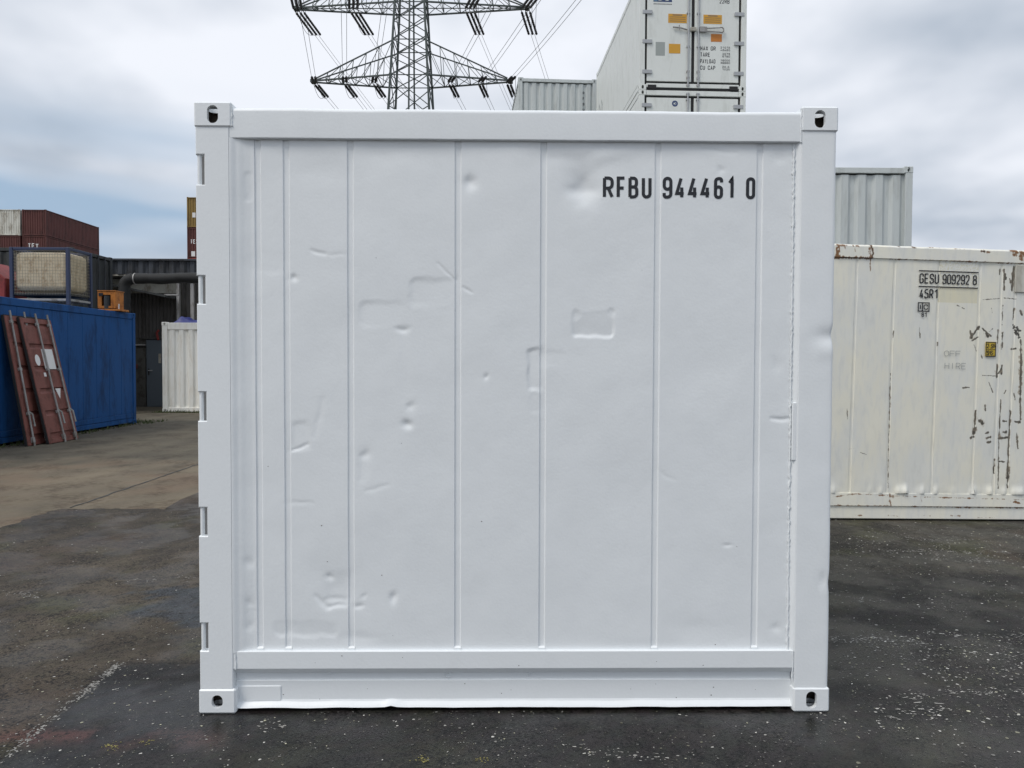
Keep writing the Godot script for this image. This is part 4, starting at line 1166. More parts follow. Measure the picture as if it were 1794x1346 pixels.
# origin: bottom left corner of the end that faces +z; the box runs back along -z. Shares meshes between boxes of one size.
func dry_box(called: String, label: String, at: Transform3D, L: float, H: float, m: Material, group: String, pitch_end := 0.25, doors_front := false) -> Node3D:
	var t := thing(called, label, "container", at, group)
	var key := "%.2f %.2f %.2f" % [L, H, pitch_end]
	var Wd := 2.438
	if not mesh_cache.has(key):
		var d := {}
		d.end = corrugation(Wd - 0.26, H - 0.28, pitch_end, 0.045).mesh()
		d.side = corrugation(L - 0.3, H - 0.28, 0.278, 0.036).mesh()
		var mb := MB.new(); mb.cbox(Vector3(0, 0, 0), Vector3(0.13, H - 0.23, 0.15), 0.008); d.post = mb.mesh()
		mb = MB.new(); mb.cbox(Vector3.ZERO, Vector3(Wd - 0.3, 0.1, 0.07), 0.006); d.erail = mb.mesh()
		mb = MB.new(); mb.cbox(Vector3.ZERO, Vector3(0.06, 0.1, L - 0.34), 0.006); d.srail = mb.mesh()
		mb = MB.new(); mb.cbox(Vector3.ZERO, Vector3(Wd - 0.14, 0.03, L - 0.3), 0.0); d.roof = mb.mesh()
		for sx in [-1, 1]:
			for sy in [-1, 1]:
				for sz in [-1, 1]:
					mb = MB.new(); casting(mb, Vector3.ZERO, Vector3(0.162, 0.118, 0.178), sx, sy, sz); d["c%d%d%d" % [sx, sy, sz]] = mb.mesh()
		mesh_cache[key] = d
	var d: Dictionary = mesh_cache[key]
	for sx in [-1, 1]:
		for sz in [-1, 1]:
			var x := 0.065 if sx < 0 else Wd - 0.065
			var z := -0.075 if sz > 0 else -L + 0.075
			part_mesh(t, "corner_post", d.post, m, Transform3D(Basis(), Vector3(x + 0.004 * -sx, H / 2, z - 0.004 * sz)))
			for sy in [-1, 1]:
				part_mesh(t, "corner_casting", d["c%d%d%d" % [sx, sy, sz]], m, Transform3D(Basis(), Vector3(0.081 if sx < 0 else Wd - 0.081, 0.059 if sy < 0 else H - 0.059, -0.089 if sz > 0 else -L + 0.089)))
	for sz in [1, -1]:
		var z := -0.04 if sz > 0 else -L + 0.04
		for y in [0.085, H - 0.075]: part_mesh(t, "end_rail", d.erail, m, Transform3D(Basis(), Vector3(Wd / 2, y, z)))
	for sx in [-1, 1]:
		for y in [0.085, H - 0.075]: part_mesh(t, "side_rail", d.srail, m, Transform3D(Basis(), Vector3(0.035 if sx < 0 else Wd - 0.035, y, -L / 2)))
	part_mesh(t, "end_wall", d.end, m, Transform3D(Basis(), Vector3(0.13, 0.13, -0.03)))
	part_mesh(t, "end_wall", d.end, m, Transform3D(Basis(Vector3.UP, PI), Vector3(Wd - 0.13, 0.13, -L + 0.03)))
	part_mesh(t, "side_wall", d.side, m, Transform3D(Basis(Vector3.UP, PI / 2), Vector3(Wd - 0.02, 0.13, -0.15)))
	part_mesh(t, "side_wall", d.side, m, Transform3D(Basis(Vector3.UP, -PI / 2), Vector3(0.02, 0.13, -L + 0.15)))
	part_mesh(t, "roof", d.roof, m, Transform3D(Basis(), Vector3(Wd / 2, H - 0.05, -L / 2)))
	part_mesh(t, "floor", d.roof, M.charcoal, Transform3D(Basis(), Vector3(Wd / 2, 0.1, -L / 2)))
	return t

func yawed(x: float, y: float, z: float, deg: float) -> Transform3D:
	return Transform3D(Basis(Vector3.UP, deg_to_rad(deg)), Vector3(x, y, z))

const TIER := ["bottom", "second", "third", "fourth", "fifth", "top"]

func make_dry_stacks() -> void:
	for k in 2:
		dry_box("grey_container", "grey corrugated container behind the cream reefer, %s of its pair" % ["lower", "upper"][k], yawed(4.85, k * 2.591, -10.1, 0.0), 6.058, 2.591, M.grey, "grey corrugated containers", 0.33)
	for k in 4:
		dry_box("grey_container", "%s tier of the grey container stack between pylon and white reefers" % ["bottom", "second", "third", "top"][k], yawed(0.42, k * 2.591, -20.06, 3.2), 6.058, 2.591, M.grey, "grey corrugated containers", 0.25)
	# vertical owner code down the top grey container's end
	var g := get_node("grey_container_005")
	var mb := MB.new()
	for k in 9: glyph(mb, "RFBU20417"[k], 2.0, 2.13 - k * 0.17, 0.055, 0.085, 0.016, flat(-0.026))
	part(g, "identification_number", mb, M.print)
	# far terminal stacks
	for k in 6:
		var H := 2.886 if k < 5 else 2.67
		var y := k * 2.886
		dry_box("maroon_container" if k != 2 else "ochre_container", "%s container of the maroon stack far left behind the tank" % TIER[k], yawed(-49.25, y, -76.0, 0.0), 10.4, H, M.maroon if k != 2 else M.ochre, "far terminal containers")
		dry_box("cream_container" if k == 5 else "maroon_container", "%s container of the stack at the left picture edge, beside the maroon stack" % TIER[k], yawed(-51.9, y, -76.0, 0.0), 10.4, H, M.cream_far if k == 5 else M.maroon, "far terminal containers")
		dry_box("ochre_container" if k == 5 else "red_container", "%s container of the slim far stack beside the white container's left edge" % TIER[k], yawed(-29.35, k * 2.81, -68.4, 0.0), 10.4, 2.81, [M.maroon, M.box_red, M.maroon, M.box_red, M.maroon, M.ochre][k], "far terminal containers")
	var low := get_node("maroon_container_006")
	for c in get_children():
		if c.has_meta("label") and c.get_meta("label") == "fifth container of the maroon stack far left behind the tank": low = c
	mb = MB.new()
	words(mb, "TEX", 0.55, 1.55, 0.3, 0.55, 0.09, 0.09, flat(-0.024))
	part(low, "owner_lettering", mb, M.sticker_white)
	for c in get_children():
		if not c.has_meta("label"): continue
		if c.get_meta("label") == "fifth container of the slim far stack beside the white container's left edge":
			mb = MB.new()
			words(mb, "TEX", 0.3, 1.3, 0.2, 0.4, 0.07, 0.06, flat(-0.024))
			part(c, "owner_lettering", mb, M.sticker_white)
			box(c, "marking_plate", Vector3(0.55, 0.35, -0.026), Vector3(0.35, 0.5, 0.01), 0.0, M.sticker_white)
		if c.get_meta("label") == "top container of the slim far stack beside the white container's left edge":
			box(c, "marking_plate", Vector3(0.65, 1.15, -0.026), Vector3(0.3, 0.45, 0.01), 0.0, M.sticker_white)
	# charcoal pair behind the blue container, doors on its right end
	for k in 2:
		var t := dry_box("charcoal_container", "charcoal container behind the caged tank, %s of its pair" % ["lower", "upper"][k], Transform3D(Basis(Vector3.UP, PI / 2), Vector3(-13.2, k * 2.56, -20.1)), 12.19, 2.56, M.charcoal, "charcoal containers", 0.6)
		for q in [0.55, 0.95, 1.5, 1.9]:
			var mb2 := MB.new()
			mb2.tube([Vector3(q, 0.1, 0.02), Vector3(q, 2.5, 0.02)], 0.02, 8)
			part(t, "lock_rod", mb2, M.slate)

# ---------------------------------------------------------------- white reefer stack
func make_reefer(label: String, at: Transform3D, H: float) -> Node3D:
	var t := thing("reefer_container", label, "container", at, "white twenty foot reefers in a stack")
	var Wd := 2.438; var L := 6.058
	var R: StandardMaterial3D = M.reefer
	for sx in [-1, 1]:
		for sz in [1, -1]:
			var x := 0.06 if sx < 0 else Wd - 0.06
			var z := -0.075 if sz > 0 else -L + 0.075
			box(t, "corner_post", Vector3(x - sx * 0.004, H / 2, z - sz * 0.004), Vector3(0.12, H - 0.23, 0.15), 0.006, R)
			for sy in [-1, 1]:
				var mb := MB.new()
				casting(mb, Vector3(0.081 if sx < 0 else Wd - 0.081, 0.059 if sy < 0 else H - 0.059, -0.089 if sz > 0 else -L + 0.089), Vector3(0.162, 0.118, 0.178), sx, sy, sz)
				part(t, "corner_casting", mb, R)
		# side wall panels between shallow seams
		for k in 10:
			var zc := -0.15 - (L - 0.3) * (k + 0.5) / 10.0
			box(t, "side_panel", Vector3(0.03 if sx < 0 else Wd - 0.03, H / 2 + 0.02, zc), Vector3(0.03, H - 0.30, (L - 0.3) / 10.0 - 0.008), 0.004, R)
		for y in [0.085, H - 0.065]: box(t, "side_rail", Vector3(0.032 if sx < 0 else Wd - 0.032, y, -L / 2), Vector3(0.05, 0.12, L - 0.36), 0.006, R)
	box(t, "inner_shell", Vector3(Wd / 2, H / 2, -L / 2 - 0.04), Vector3(Wd - 0.1, H - 0.12, L - 0.24), 0.0, R)
	box(t, "roof", Vector3(Wd / 2, H - 0.035, -L / 2), Vector3(Wd - 0.14, 0.03, L - 0.3), 0.0, R)
	box(t, "rear_wall", Vector3(Wd / 2, H / 2, -L + 0.05), Vector3(Wd - 0.26, H - 0.3, 0.05), 0.0, R)
	# door end
	box(t, "door_header", Vector3(Wd / 2, H - 0.06, -0.06), Vector3(Wd - 0.33, 0.11, 0.10), 0.006, R)
	box(t, "door_sill", Vector3(Wd / 2, 0.105, -0.06), Vector3(Wd - 0.33, 0.09, 0.10), 0.006, R)
	box(t, "sill_slot", Vector3(Wd / 2, 0.035, -0.075), Vector3(Wd - 0.34, 0.05, 0.10), 0.0, M.seal)
	for sx in [-1, 1]: box(t, "forklift_pocket", Vector3(Wd / 2 + sx * 0.93, 0.065, -0.04), Vector3(0.19, 0.09, 0.09), 0.0, M.seal)
	var y0 := 0.165; var y1 := H - 0.125
	box(t, "door_seal", Vector3(Wd / 2, (y0 + y1) / 2, -0.075), Vector3(Wd - 0.24, y1 - y0, 0.05), 0.0, M.seal)
	for sx in [-1, 1]:
		var x0 := Wd / 2 + (0.035 if sx > 0 else -1.045)
		var leaf := box(t, "door_leaf", Vector3(x0 + 0.505, (y0 + y1) / 2, -0.055), Vector3(1.01, y1 - y0 - 0.075, 0.06), 0.006, R)
		var xr: float = Wd / 2 + sx * 0.115
		var mb := MB.new()
		mb.tube([Vector3(xr, 0.08, 0.002), Vector3(xr, H - 0.06, 0.002)], 0.018, 10)
		part(leaf, "lock_rod", mb, M.steel)
		for y in [0.12, 0.28, 0.42, 0.98, 1.72, H - 0.2, H - 0.07]:
			box(leaf, "rod_bracket", Vector3(xr, y, -0.008), Vector3(0.075 if y > 0.5 else 0.06, 0.035 if y > 0.5 else 0.05, 0.045), 0.004, M.steel if y > 0.5 else M.galv)
		for y in [0.40, 1.07, 1.72, 2.25]:
			box(leaf, "hinge", Vector3(Wd / 2 + sx * 1.045, y, -0.012), Vector3(0.22, 0.085, 0.04), 0.006, M.steel)
	return t

func make_reefer_stack() -> void:
	var H := 2.591
	for k in 4:
		var t := make_reefer("%s of the stacked white reefers with lock rods on their doors" % ["lowest", "second", "third", "topmost"][k], yawed(3.0, k * H, -13.7, 2.1), H)
		if k == 2:
			var mb := MB.new()
			var ring := []
			for a in 20: ring.append(Vector2(0.82 + cos(a * TAU / 20) * 0.05, 2.30 + sin(a * TAU / 20) * 0.05))
			ribbon(mb, ring, true, 0.035, flat(-0.0235))
			ribbon(mb, [Vector2(0.80, 2.335), Vector2(0.84, 2.30), Vector2(0.80, 2.265)], false, 0.014, flat(-0.0230))
			part(t, "round_sticker", mb, M.sticker_blue)
		if k == 3:
			var Z := -0.0235
			box(t, "warning_label", Vector3(0.86, 1.60, Z), Vector3(0.42, 0.20, 0.004), 0.0, M.sticker)
			box(t, "warning_label", Vector3(1.66, 1.60, Z), Vector3(0.42, 0.20, 0.004), 0.0, M.sticker)
			box(t, "warning_label", Vector3(0.80, 0.93, Z), Vector3(0.26, 0.21, 0.004), 0.0, M.sticker)
			box(t, "warning_label", Vector3(1.75, 1.19, Z), Vector3(0.25, 0.17, 0.004), 0.0, M.sticker_orange)
			box(t, "data_plate", Vector3(0.475, 0.92, Z), Vector3(0.21, 0.30, 0.004), 0.002, M.sticker_grey)
			var mb := MB.new()
			for xx in [0.86, 1.66]:
				for j in 4: ribbon(mb, [Vector2(xx - (0.11 if j == 0 else 0.18), 1.675 - j * 0.045), Vector2(xx + (0.11 if j == 0 else 0.18), 1.675 - j * 0.045)], false, 0.011 if j else 0.02, flat(Z + 0.003))
			part(t, "label_print", mb, M.print_grey)
			var lg := box(t, "company_logo", Vector3(0.52, 2.08, Z), Vector3(0.42, 0.24, 0.004), 0.0, M.sticker_blue)
			mb = MB.new()
			mb.quad(Vector3(0.312, 1.965, Z + 0.0035), Vector3(0.40, 1.965, Z + 0.0035), Vector3(0.40, 2.195, Z + 0.0035), Vector3(0.312, 2.195, Z + 0.0035))
			part(lg, "logo_panel", mb, M.sticker_teal)
			mb = MB.new()
			words(mb, "BC", 0.405, 1.985, 0.115, 0.17, 0.036, 0.03, flat(Z + 0.006))
			part(lg, "logo_letters", mb, M.sticker_white)
			mb = MB.new()
			for j in 14: ribbon(mb, [Vector2(0.315 + j * 0.03, 1.91), Vector2(0.337 + j * 0.03, 1.91)], false, 0.022, flat(Z))
			part(t, "web_address", mb, M.print_grey)
			mb = MB.new()
			var F := flat(Z)
			words(mb, "RFBU", 1.49, 2.135, 0.050, 0.10, 0.013, 0.011, F)
			words(mb, "595704", 1.80, 2.135, 0.050, 0.10, 0.013, 0.011, F)
			words(mb, "2", 2.20, 2.135, 0.050, 0.10, 0.013, 0.011, F)
			words(mb, "22RB", 1.81, 1.955, 0.05, 0.10, 0.013, 0.010, F)
			words(mb, "MAX", 1.385, 0.905, 0.052, 0.095, 0.014, 0.011, F); words(mb, "GR", 1.622, 0.905, 0.052, 0.095, 0.014, 0.011, F)
			words(mb, "TARE", 1.385, 0.765, 0.048, 0.095, 0.014, 0.011, F)
			words(mb, "PAYLOAD", 1.385, 0.62, 0.042, 0.095, 0.013, 0.009, F)
			words(mb, "CU", 1.385, 0.475, 0.05, 0.095, 0.014, 0.011, F); words(mb, "CAP", 1.56, 0.475, 0.05, 0.095, 0.014, 0.011, F)
			part(t, "weight_table", mb, M.print)
			mb = MB.new()
			for row in [[0.905, "21075", "46460"], [0.765, "2075", "6780"], [0.62, "18000", "39680"], [0.475, "20.5", "1020"]]:
				words(mb, row[1], 1.845 + (5 - row[1].length()) * 0.045, row[0] + 0.052, 0.038, 0.044, 0.009, 0.008, F)
				words(mb, row[2], 1.845 + (5 - row[2].length()) * 0.045, row[0] - 0.004, 0.038, 0.044, 0.009, 0.008, F)
			part(t, "weight_figures", mb, M.print_grey)
			# long pull handle and latch across the rods
			var hd := box(t, "door_handle", Vector3(1.44, 1.355, 0.012), Vector3(0.16, 0.12, 0.05), 0.008, M.galv)
			mb = MB.new()
			mb.tube([Vector3(1.5, 1.38, 0.02), Vector3(1.80, 1.395, 0.03), Vector3(1.86, 1.405, 0.03), Vector3(1.895, 1.375, 0.03), Vector3(1.895, 1.32, 0.03), Vector3(1.86, 1.29, 0.03), Vector3(1.80, 1.30, 0.03), Vector3(1.5, 1.315, 0.02)], 0.014, 8)
			part(hd, "grip", mb, M.galv)
			box(t, "latch_plate", Vector3(1.215, 1.355, 0.01), Vector3(0.13, 0.085, 0.05), 0.006, M.pale)
			mb = MB.new()
			mb.tube([Vector3(1.07, 1.34, 0.01), Vector3(0.93, 1.375, 0.02), Vector3(0.75, 1.395, 0.012)], 0.016, 8)
			mb.tube([Vector3(0.89, 1.33, 0.02), Vector3(0.89, 1.44, 0.02)], 0.01, 8)
			part(t, "latch_lever", mb, M.galv)
			# faint logo on the long side
			mb = MB.new()
			mb.xf = Transform3D(Basis(Vector3.UP, -PI / 2), Vector3(0.0128, 0, 0))
			for q in [[-5.75, 1.0], [-5.35, 1.0]]:
				ribbon(mb, [Vector2(q[0], 0.75), Vector2(q[0] + 0.18, 1.5), Vector2(q[0] + 0.36, 1.3), Vector2(q[0] + 0.18, 0.62)], true, 0.04, flat(0.0))
			part(t, "side_logo", mb, M.sticker_grey)

# ---------------------------------------------------------------- left side of the yard
func make_blue_container() -> void:
	var t := thing("reefer_container", "long blue container with flat panelled side, red doors leaning on it", "container", Transform3D(Basis(), Vector3(-9.70, 0, -16.73)))
	var L := 12.19; var H := 2.896; var Wd := 2.438
	var m: StandardMaterial3D = M.blue
	for sx in [0, 1]:
		var x := -0.06 if sx == 0 else -Wd + 0.06
		for z in [0.075, L - 0.075]:
			box(t, "corner_post", Vector3(x - (0.004 if sx == 0 else -0.004), H / 2, z), Vector3(0.12, H - 0.24, 0.14), 0.006, m)
			for y in [0.059, H - 0.059]:
				var mb := MB.new()
				casting(mb, Vector3(-0.081 if sx == 0 else -Wd + 0.081, y, 0.089 if z < 1 else L - 0.089), Vector3(0.162, 0.118, 0.178), 1 if sx == 0 else -1, -1 if y < 1 else 1, -1 if z < 1 else 1)
				part(t, "corner_casting", mb, m)
		var n := 20
		for k in n:
			var w := (L - 0.3) / n
			box(t, "side_panel", Vector3(-0.035 if sx == 0 else -Wd + 0.035, 1.51, 0.15 + w * (k + 0.5)), Vector3(0.03, 2.44, w - 0.008), 0.004, m)
		box(t, "top_side_rail", Vector3(-0.03 if sx == 0 else -Wd + 0.03, H - 0.085, L / 2), Vector3(0.05, 0.15, L - 0.36), 0.008, m)
		box(t, "bottom_side_rail", Vector3(-0.04 if sx == 0 else -Wd + 0.04, 0.10, L / 2), Vector3(0.06, 0.11, L - 0.36), 0.008, m)
		box(t, "sill_strip", Vector3(-0.024 if sx == 0 else -Wd + 0.024, 0.225, L / 2), Vector3(0.03, 0.12, L - 0.32), 0.006, m)
	box(t, "inner_shell", Vector3(-Wd / 2, H / 2, L / 2), Vector3(Wd - 0.14, H - 0.16, L - 0.14), 0.0, m)
	box(t, "roof", Vector3(-Wd / 2, H - 0.012, L / 2), Vector3(Wd - 0.12, 0.02, L - 0.4), 0.0, m)

func make_leaning_door(label: String, bl: Vector3, br: Vector3, tl: Vector3, rods: Array, marks: bool) -> void:
	var ex := (br - bl).normalized()
	var ey := (tl - bl); ey = (ey - ex * ey.dot(ex)).normalized()
	var ez := ex.cross(ey)
	var w := (br - bl).length(); var h := (tl - bl).length()
	var t := thing("container_door", label, "door", Transform3D(Basis(ex, ey, ez), bl), "red container doors leaning on the blue container")
	box(t, "door_sheet", Vector3(w / 2, h / 2, -0.03), Vector3(w - 0.02, h - 0.02, 0.02), 0.0, M.maroon_door)
	for x in [0.05, w - 0.05]: box(t, "frame_upright", Vector3(x, h / 2, -0.02), Vector3(0.1, h, 0.07), 0.006, M.maroon_door)
	for y in [0.05, h - 0.05]: box(t, "frame_bar", Vector3(w / 2, y, -0.02), Vector3(w - 0.2, 0.1, 0.07), 0.006, M.maroon_door)
	for k in 5:
		var y0 := 0.16 + k * (h - 0.28) / 5.0
		var hh := (h - 0.28) / 5.0
		var mb := MB.new()      # pressed pan: proud sheet that slopes back at its upper edge and steps in sharply below
		var pr := [[hh, -0.024], [hh - 0.06, 0.012], [0.055, 0.012], [0.045, -0.024], [0.0, -0.024]]
		for s in 4:
			mb.quad(Vector3(0.1, y0 + pr[s + 1][0], pr[s + 1][1]), Vector3(w - 0.1, y0 + pr[s + 1][0], pr[s + 1][1]), Vector3(w - 0.1, y0 + pr[s][0], pr[s][1]), Vector3(0.1, y0 + pr[s][0], pr[s][1]))
		part(t, "pressed_panel", mb, M.maroon_door)
	box(t, "edge_seal", Vector3(-0.009, h / 2, -0.025), Vector3(0.018, h, 0.05), 0.004, M.seal)
	box(t, "edge_seal", Vector3(w / 2, h + 0.012, -0.03), Vector3(w, 0.022, 0.06), 0.003, M.seal)
	for x in rods:
		var mb := MB.new()
		mb.tube([Vector3(x, -0.03, 0.045), Vector3(x, h + 0.1, 0.045)], 0.019, 10)
		var rod := part(t, "lock_rod", mb, M.galv)
		for y in [0.10, 0.62, 1.5, h - 0.12]:
			box(rod, "rod_bracket", Vector3(x, y, 0.035), Vector3(0.075, 0.06 if y > 0.2 else 0.11, 0.05), 0.006, M.galv)
		mb = MB.new()
		mb.tube([Vector3(x, 0.66, 0.05), Vector3(x + 0.06, 0.60, 0.075), Vector3(x + 0.065, 0.36, 0.08)], 0.018, 8)
		part(rod, "handle", mb, M.galv)
	if marks:
		var mb := MB.new()
		var disc := []
		for k in 24: disc.append(Vector2(0.26 + cos(k * TAU / 24) * 0.085, 1.70 + sin(k * TAU / 24) * 0.115))
		for k in 24: mb.tri(Vector3(0.26, 1.70, 0.0155), Vector3(disc[k].x, disc[k].y, 0.0155), Vector3(disc[(k + 1) % 24].x, disc[(k + 1) % 24].y, 0.0155))
		part(t, "oval_sticker", mb, M.sticker_white)
		box(t, "paper_notice", Vector3(0.66, 1.72, 0.0155), Vector3(0.40, 0.42, 0.004), 0.0, M.sticker_white)
		box(t, "small_sticker", Vector3(0.40, 1.40, 0.0155), Vector3(0.08, 0.08, 0.004), 0.0, M.sticker_white)
		mb = MB.new()
		mb.tri(Vector3(0.74, 0.88, 0.0155), Vector3(0.84, 1.1, 0.0155), Vector3(0.64, 1.1, 0.0155))
		part(t, "triangle_sticker", mb, M.sticker_white)

func make_tank() -> void:      # caged bulk tank standing on the blue container
	var t := thing("caged_tank", "yellowed bulk liquid tank in a navy frame with wire cage on the blue container", "tank", Transform3D(Basis(), Vector3(-11.07, 2.896, -14.72)))
	var w := 1.33; var d := 1.0; var h := 1.29
	var mb := MB.new()
	# rounded tank body
	var rings := [[0.30, 0.16], [0.33, 0.07], [0.38, 0.02], [0.45, 0.0], [1.08, 0.0], [1.14, 0.015], [1.18, 0.06], [1.195, 0.14]]
	var rows := []
	for q in rings:
		var r := []
		var hx: float = (w - 0.14) / 2 - q[1]; var hz: float = (d - 0.12) / 2 - q[1]
		var rad := 0.11
		for k in 33:
			var a := -TAU * k / 32.0
			var cx: float = signf(cos(a)) * (hx - rad) if absf(cos(a)) > 0.01 else 0.0
			var cz: float = signf(sin(a)) * (hz - rad) if absf(sin(a)) > 0.01 else 0.0
			r.append(Vector3(w / 2 + cx + rad * cos(a), q[0], d / 2 + cz + rad * sin(a)))
		rows.append(r)
	mb.grid(rows)
	mb.cbox(Vector3(w / 2, 1.18, d / 2), Vector3(w - 0.45, 0.03, d - 0.42), 0.0)
	part(t, "tank_body", mb, M.tank)
	for x in [0.04, w - 0.04]:
		for z in [0.04, d - 0.04]: box(t, "frame_post", Vector3(x, h / 2, z), Vector3(0.075, h, 0.075), 0.008, M.navy)
	for z in [0.04, d - 0.04]:
		box(t, "frame_rail", Vector3(w / 2, h - 0.03, z), Vector3(w - 0.16, 0.06, 0.05), 0.006, M.navy)
		box(t, "frame_rail", Vector3(w / 2, 0.12, z), Vector3(w - 0.16, 0.05, 0.05), 0.006, M.galv)
	for x in [0.04, w - 0.04]:
		box(t, "frame_rail", Vector3(x, h - 0.03, d / 2), Vector3(0.05, 0.06, d - 0.16), 0.006, M.navy)
		box(t, "frame_rail", Vector3(x, 0.12, d / 2), Vector3(0.05, 0.05, d - 0.16), 0.006, M.galv)
	box(t, "pallet_deck", Vector3(w / 2, 0.245, d / 2), Vector3(w - 0.1, 0.05, d - 0.1), 0.004, M.charcoal)
	for k in 20:
		var x := 0.09 + k * (w - 0.18) / 19.0
		for z in [0.045, d - 0.045]: box(t, "cage_wire", Vector3(x, 0.72, z), Vector3(0.0055, 0.96, 0.0055), 0.0, M.wire)
	for k in 14:
		var y := 0.27 + k * 0.072
		for z in [0.032, d - 0.032]: box(t, "cage_wire", Vector3(w / 2, y, z), Vector3(w - 0.16, 0.0055, 0.0055), 0.0, M.wire)
		for x in [0.032, w - 0.032]: box(t, "cage_wire", Vector3(x, y, d / 2), Vector3(0.0055, 0.0055, d - 0.16), 0.0, M.wire)
	for k in 15:
		for x in [0.045, w - 0.045]: box(t, "cage_wire", Vector3(x, 0.72, 0.09 + k * (d - 0.18) / 14.0), Vector3(0.0055, 0.96, 0.0055), 0.0, M.wire)

func make_orange_machine() -> void:
	var t := thing("orange_machine", "orange steel machine housing standing at the end of the blue container's roof", "machine", Transform3D(Basis.from_scale(Vector3(0.82, 0.92, 0.92)), Vector3(-10.18, 2.896, -16.2)))
	var poly := PackedVector2Array([Vector2(0, 0.06), Vector2(0.54, 0.06), Vector2(0.54, 0.54), Vector2(0, 0.54)])
	var mb := MB.new()
	for q in [[Vector3(0.06, 0.31, 0.46), Vector3(0.12, 0.46, 0.03)], [Vector3(0.47, 0.31, 0.46), Vector3(0.15, 0.46, 0.03)], [Vector3(0.26, 0.49, 0.46), Vector3(0.28, 0.10, 0.03)], [Vector3(0.26, 0.11, 0.46), Vector3(0.28, 0.06, 0.03)]]: mb.cbox(q[0], q[1], 0.004)
	part(t, "front_plate", mb, M.orange)
	box(t, "rear_plate", Vector3(0.27, 0.31, 0.02), Vector3(0.53, 0.46, 0.03), 0.004, M.orange)
	for x in [0.02, 0.52]: box(t, "side_plate", Vector3(x, 0.31, 0.24), Vector3(0.03, 0.46, 0.41), 0.004, M.orange)
	box(t, "top_plate", Vector3(0.27, 0.552, 0.24), Vector3(0.56, 0.02, 0.5), 0.004, M.orange)
	box(t, "base_plate", Vector3(0.33, 0.03, 0.25), Vector3(0.72, 0.05, 0.52), 0.006, M.orange)
	box(t, "number_plate", Vector3(0.10, 0.45, 0.482), Vector3(0.13, 0.08, 0.01), 0.002, M.print)
	mb = MB.new()
	mb.tube([Vector3(0.26, 0.06, 0.40), Vector3(0.26, 0.42, 0.40)], 0.1, 14)
	part(t, "motor", mb, M.charcoal)
	mb = MB.new()
	mb.tube([Vector3(0.60, 0.05, 0.4), Vector3(0.60, 0.2, 0.4)], 0.018, 8)
	part(t, "filler_pipe", mb, M.sticker_white)

func make_hopper() -> void:
	var t := thing("steel_hopper", "red steel hopper with a sloping rim beside the caged tank", "hopper", Transform3D(Basis(), Vector3(-12.1, 2.896, -14.6)))
	var mb := MB.new()
	mb.prism(PackedVector2Array([Vector2(0.05, 0.08), Vector2(0.88, 0.08), Vector2(0.90, 0.60), Vector2(0.45, 0.98), Vector2(0.0, 0.98)]), 0.0, 0.8, 0.02)
	part(t, "hopper_body", mb, M.red)
	for z in [0.1, 0.7]: box(t, "skid", Vector3(0.46, 0.04, z), Vector3(0.8, 0.08, 0.08), 0.005, M.charcoal)

func make_site_container() -> void:
	var t := thing("site_container", "rust streaked white corrugated container in front of the grey hall", "container", Transform3D(Basis(), Vector3(-10.99, 0, -21.2)))
	var L := 6.058; var H := 2.9
	var m: StandardMaterial3D = M.site_white
	for x in [0.085, L - 0.085]:
		for z in [-0.08, -2.36]:
			box(t, "corner_post", Vector3(x, H / 2, z), Vector3(0.165, H - 0.23, 0.15), 0.008, m)
			for y in [0.059, H - 0.059]:
				var mb := MB.new()
				casting(mb, Vector3(x, y, z), Vector3(0.178, 0.118, 0.162), -1 if x < 1 else 1, -1 if y < 1 else 1, 1 if z > -1 else -1)
				part(t, "corner_casting", mb, m)
	for z in [-0.05, -2.39]:
		box(t, "top_side_rail", Vector3(L / 2, H - 0.13, z), Vector3(L - 0.36, 0.22, 0.09), 0.008, m)
		box(t, "bottom_side_rail", Vector3(L / 2, 0.08, z), Vector3(L - 0.36, 0.13, 0.09), 0.008, m)
	var sh := corrugation(L - 0.33, H - 0.34, 0.30, 0.05)
	part(t, "side_wall", sh, m, Transform3D(Basis(), Vector3(0.165, 0.13, -0.02)))
	part_mesh(t, "side_wall", sh.mesh(), m, Transform3D(Basis(Vector3.UP, PI), Vector3(L - 0.165, 0.13, -2.42)))
	for x in [0.04, L - 0.04]: box(t, "end_wall", Vector3(x, H / 2, -1.22), Vector3(0.05, H - 0.2, 2.1), 0.0, m)
	box(t, "roof", Vector3(L / 2, H - 0.04, -1.22), Vector3(L - 0.2, 0.03, 2.3), 0.0, m)
	# crumpled tarpaulin lying on its roof
	var tp := thing("tarpaulin", "crumpled blue tarpaulin lying on the white corrugated container", "tarpaulin", Transform3D(Basis(), Vector3(-10.75, 2.88, -21.9)))
	var nz := noise(1.4, 301, 3)
	var rows := []
	for j in 15:
		var r := []
		for i in 46:
			var x := i * 0.055; var z := 0.45 - j * 0.07
			var e: float = minf(1.0, minf(minf(i, 45 - i) / 3.0, minf(j, 14 - j) / 2.5))
			var y: float = e * (0.10 + 0.06 * nz.get_noise_2d(x * 3.0, z * 3.0) + 0.11 * exp(-pow((x - 0.22) / 0.16, 2.0)))
			r.append(Vector3(x, maxf(y, 0.0) + 0.002, z))
		rows.append(r)
	var mb := MB.new()
	mb.grid(rows)
	part(tp, "folded_sheet", mb, M.tarp)

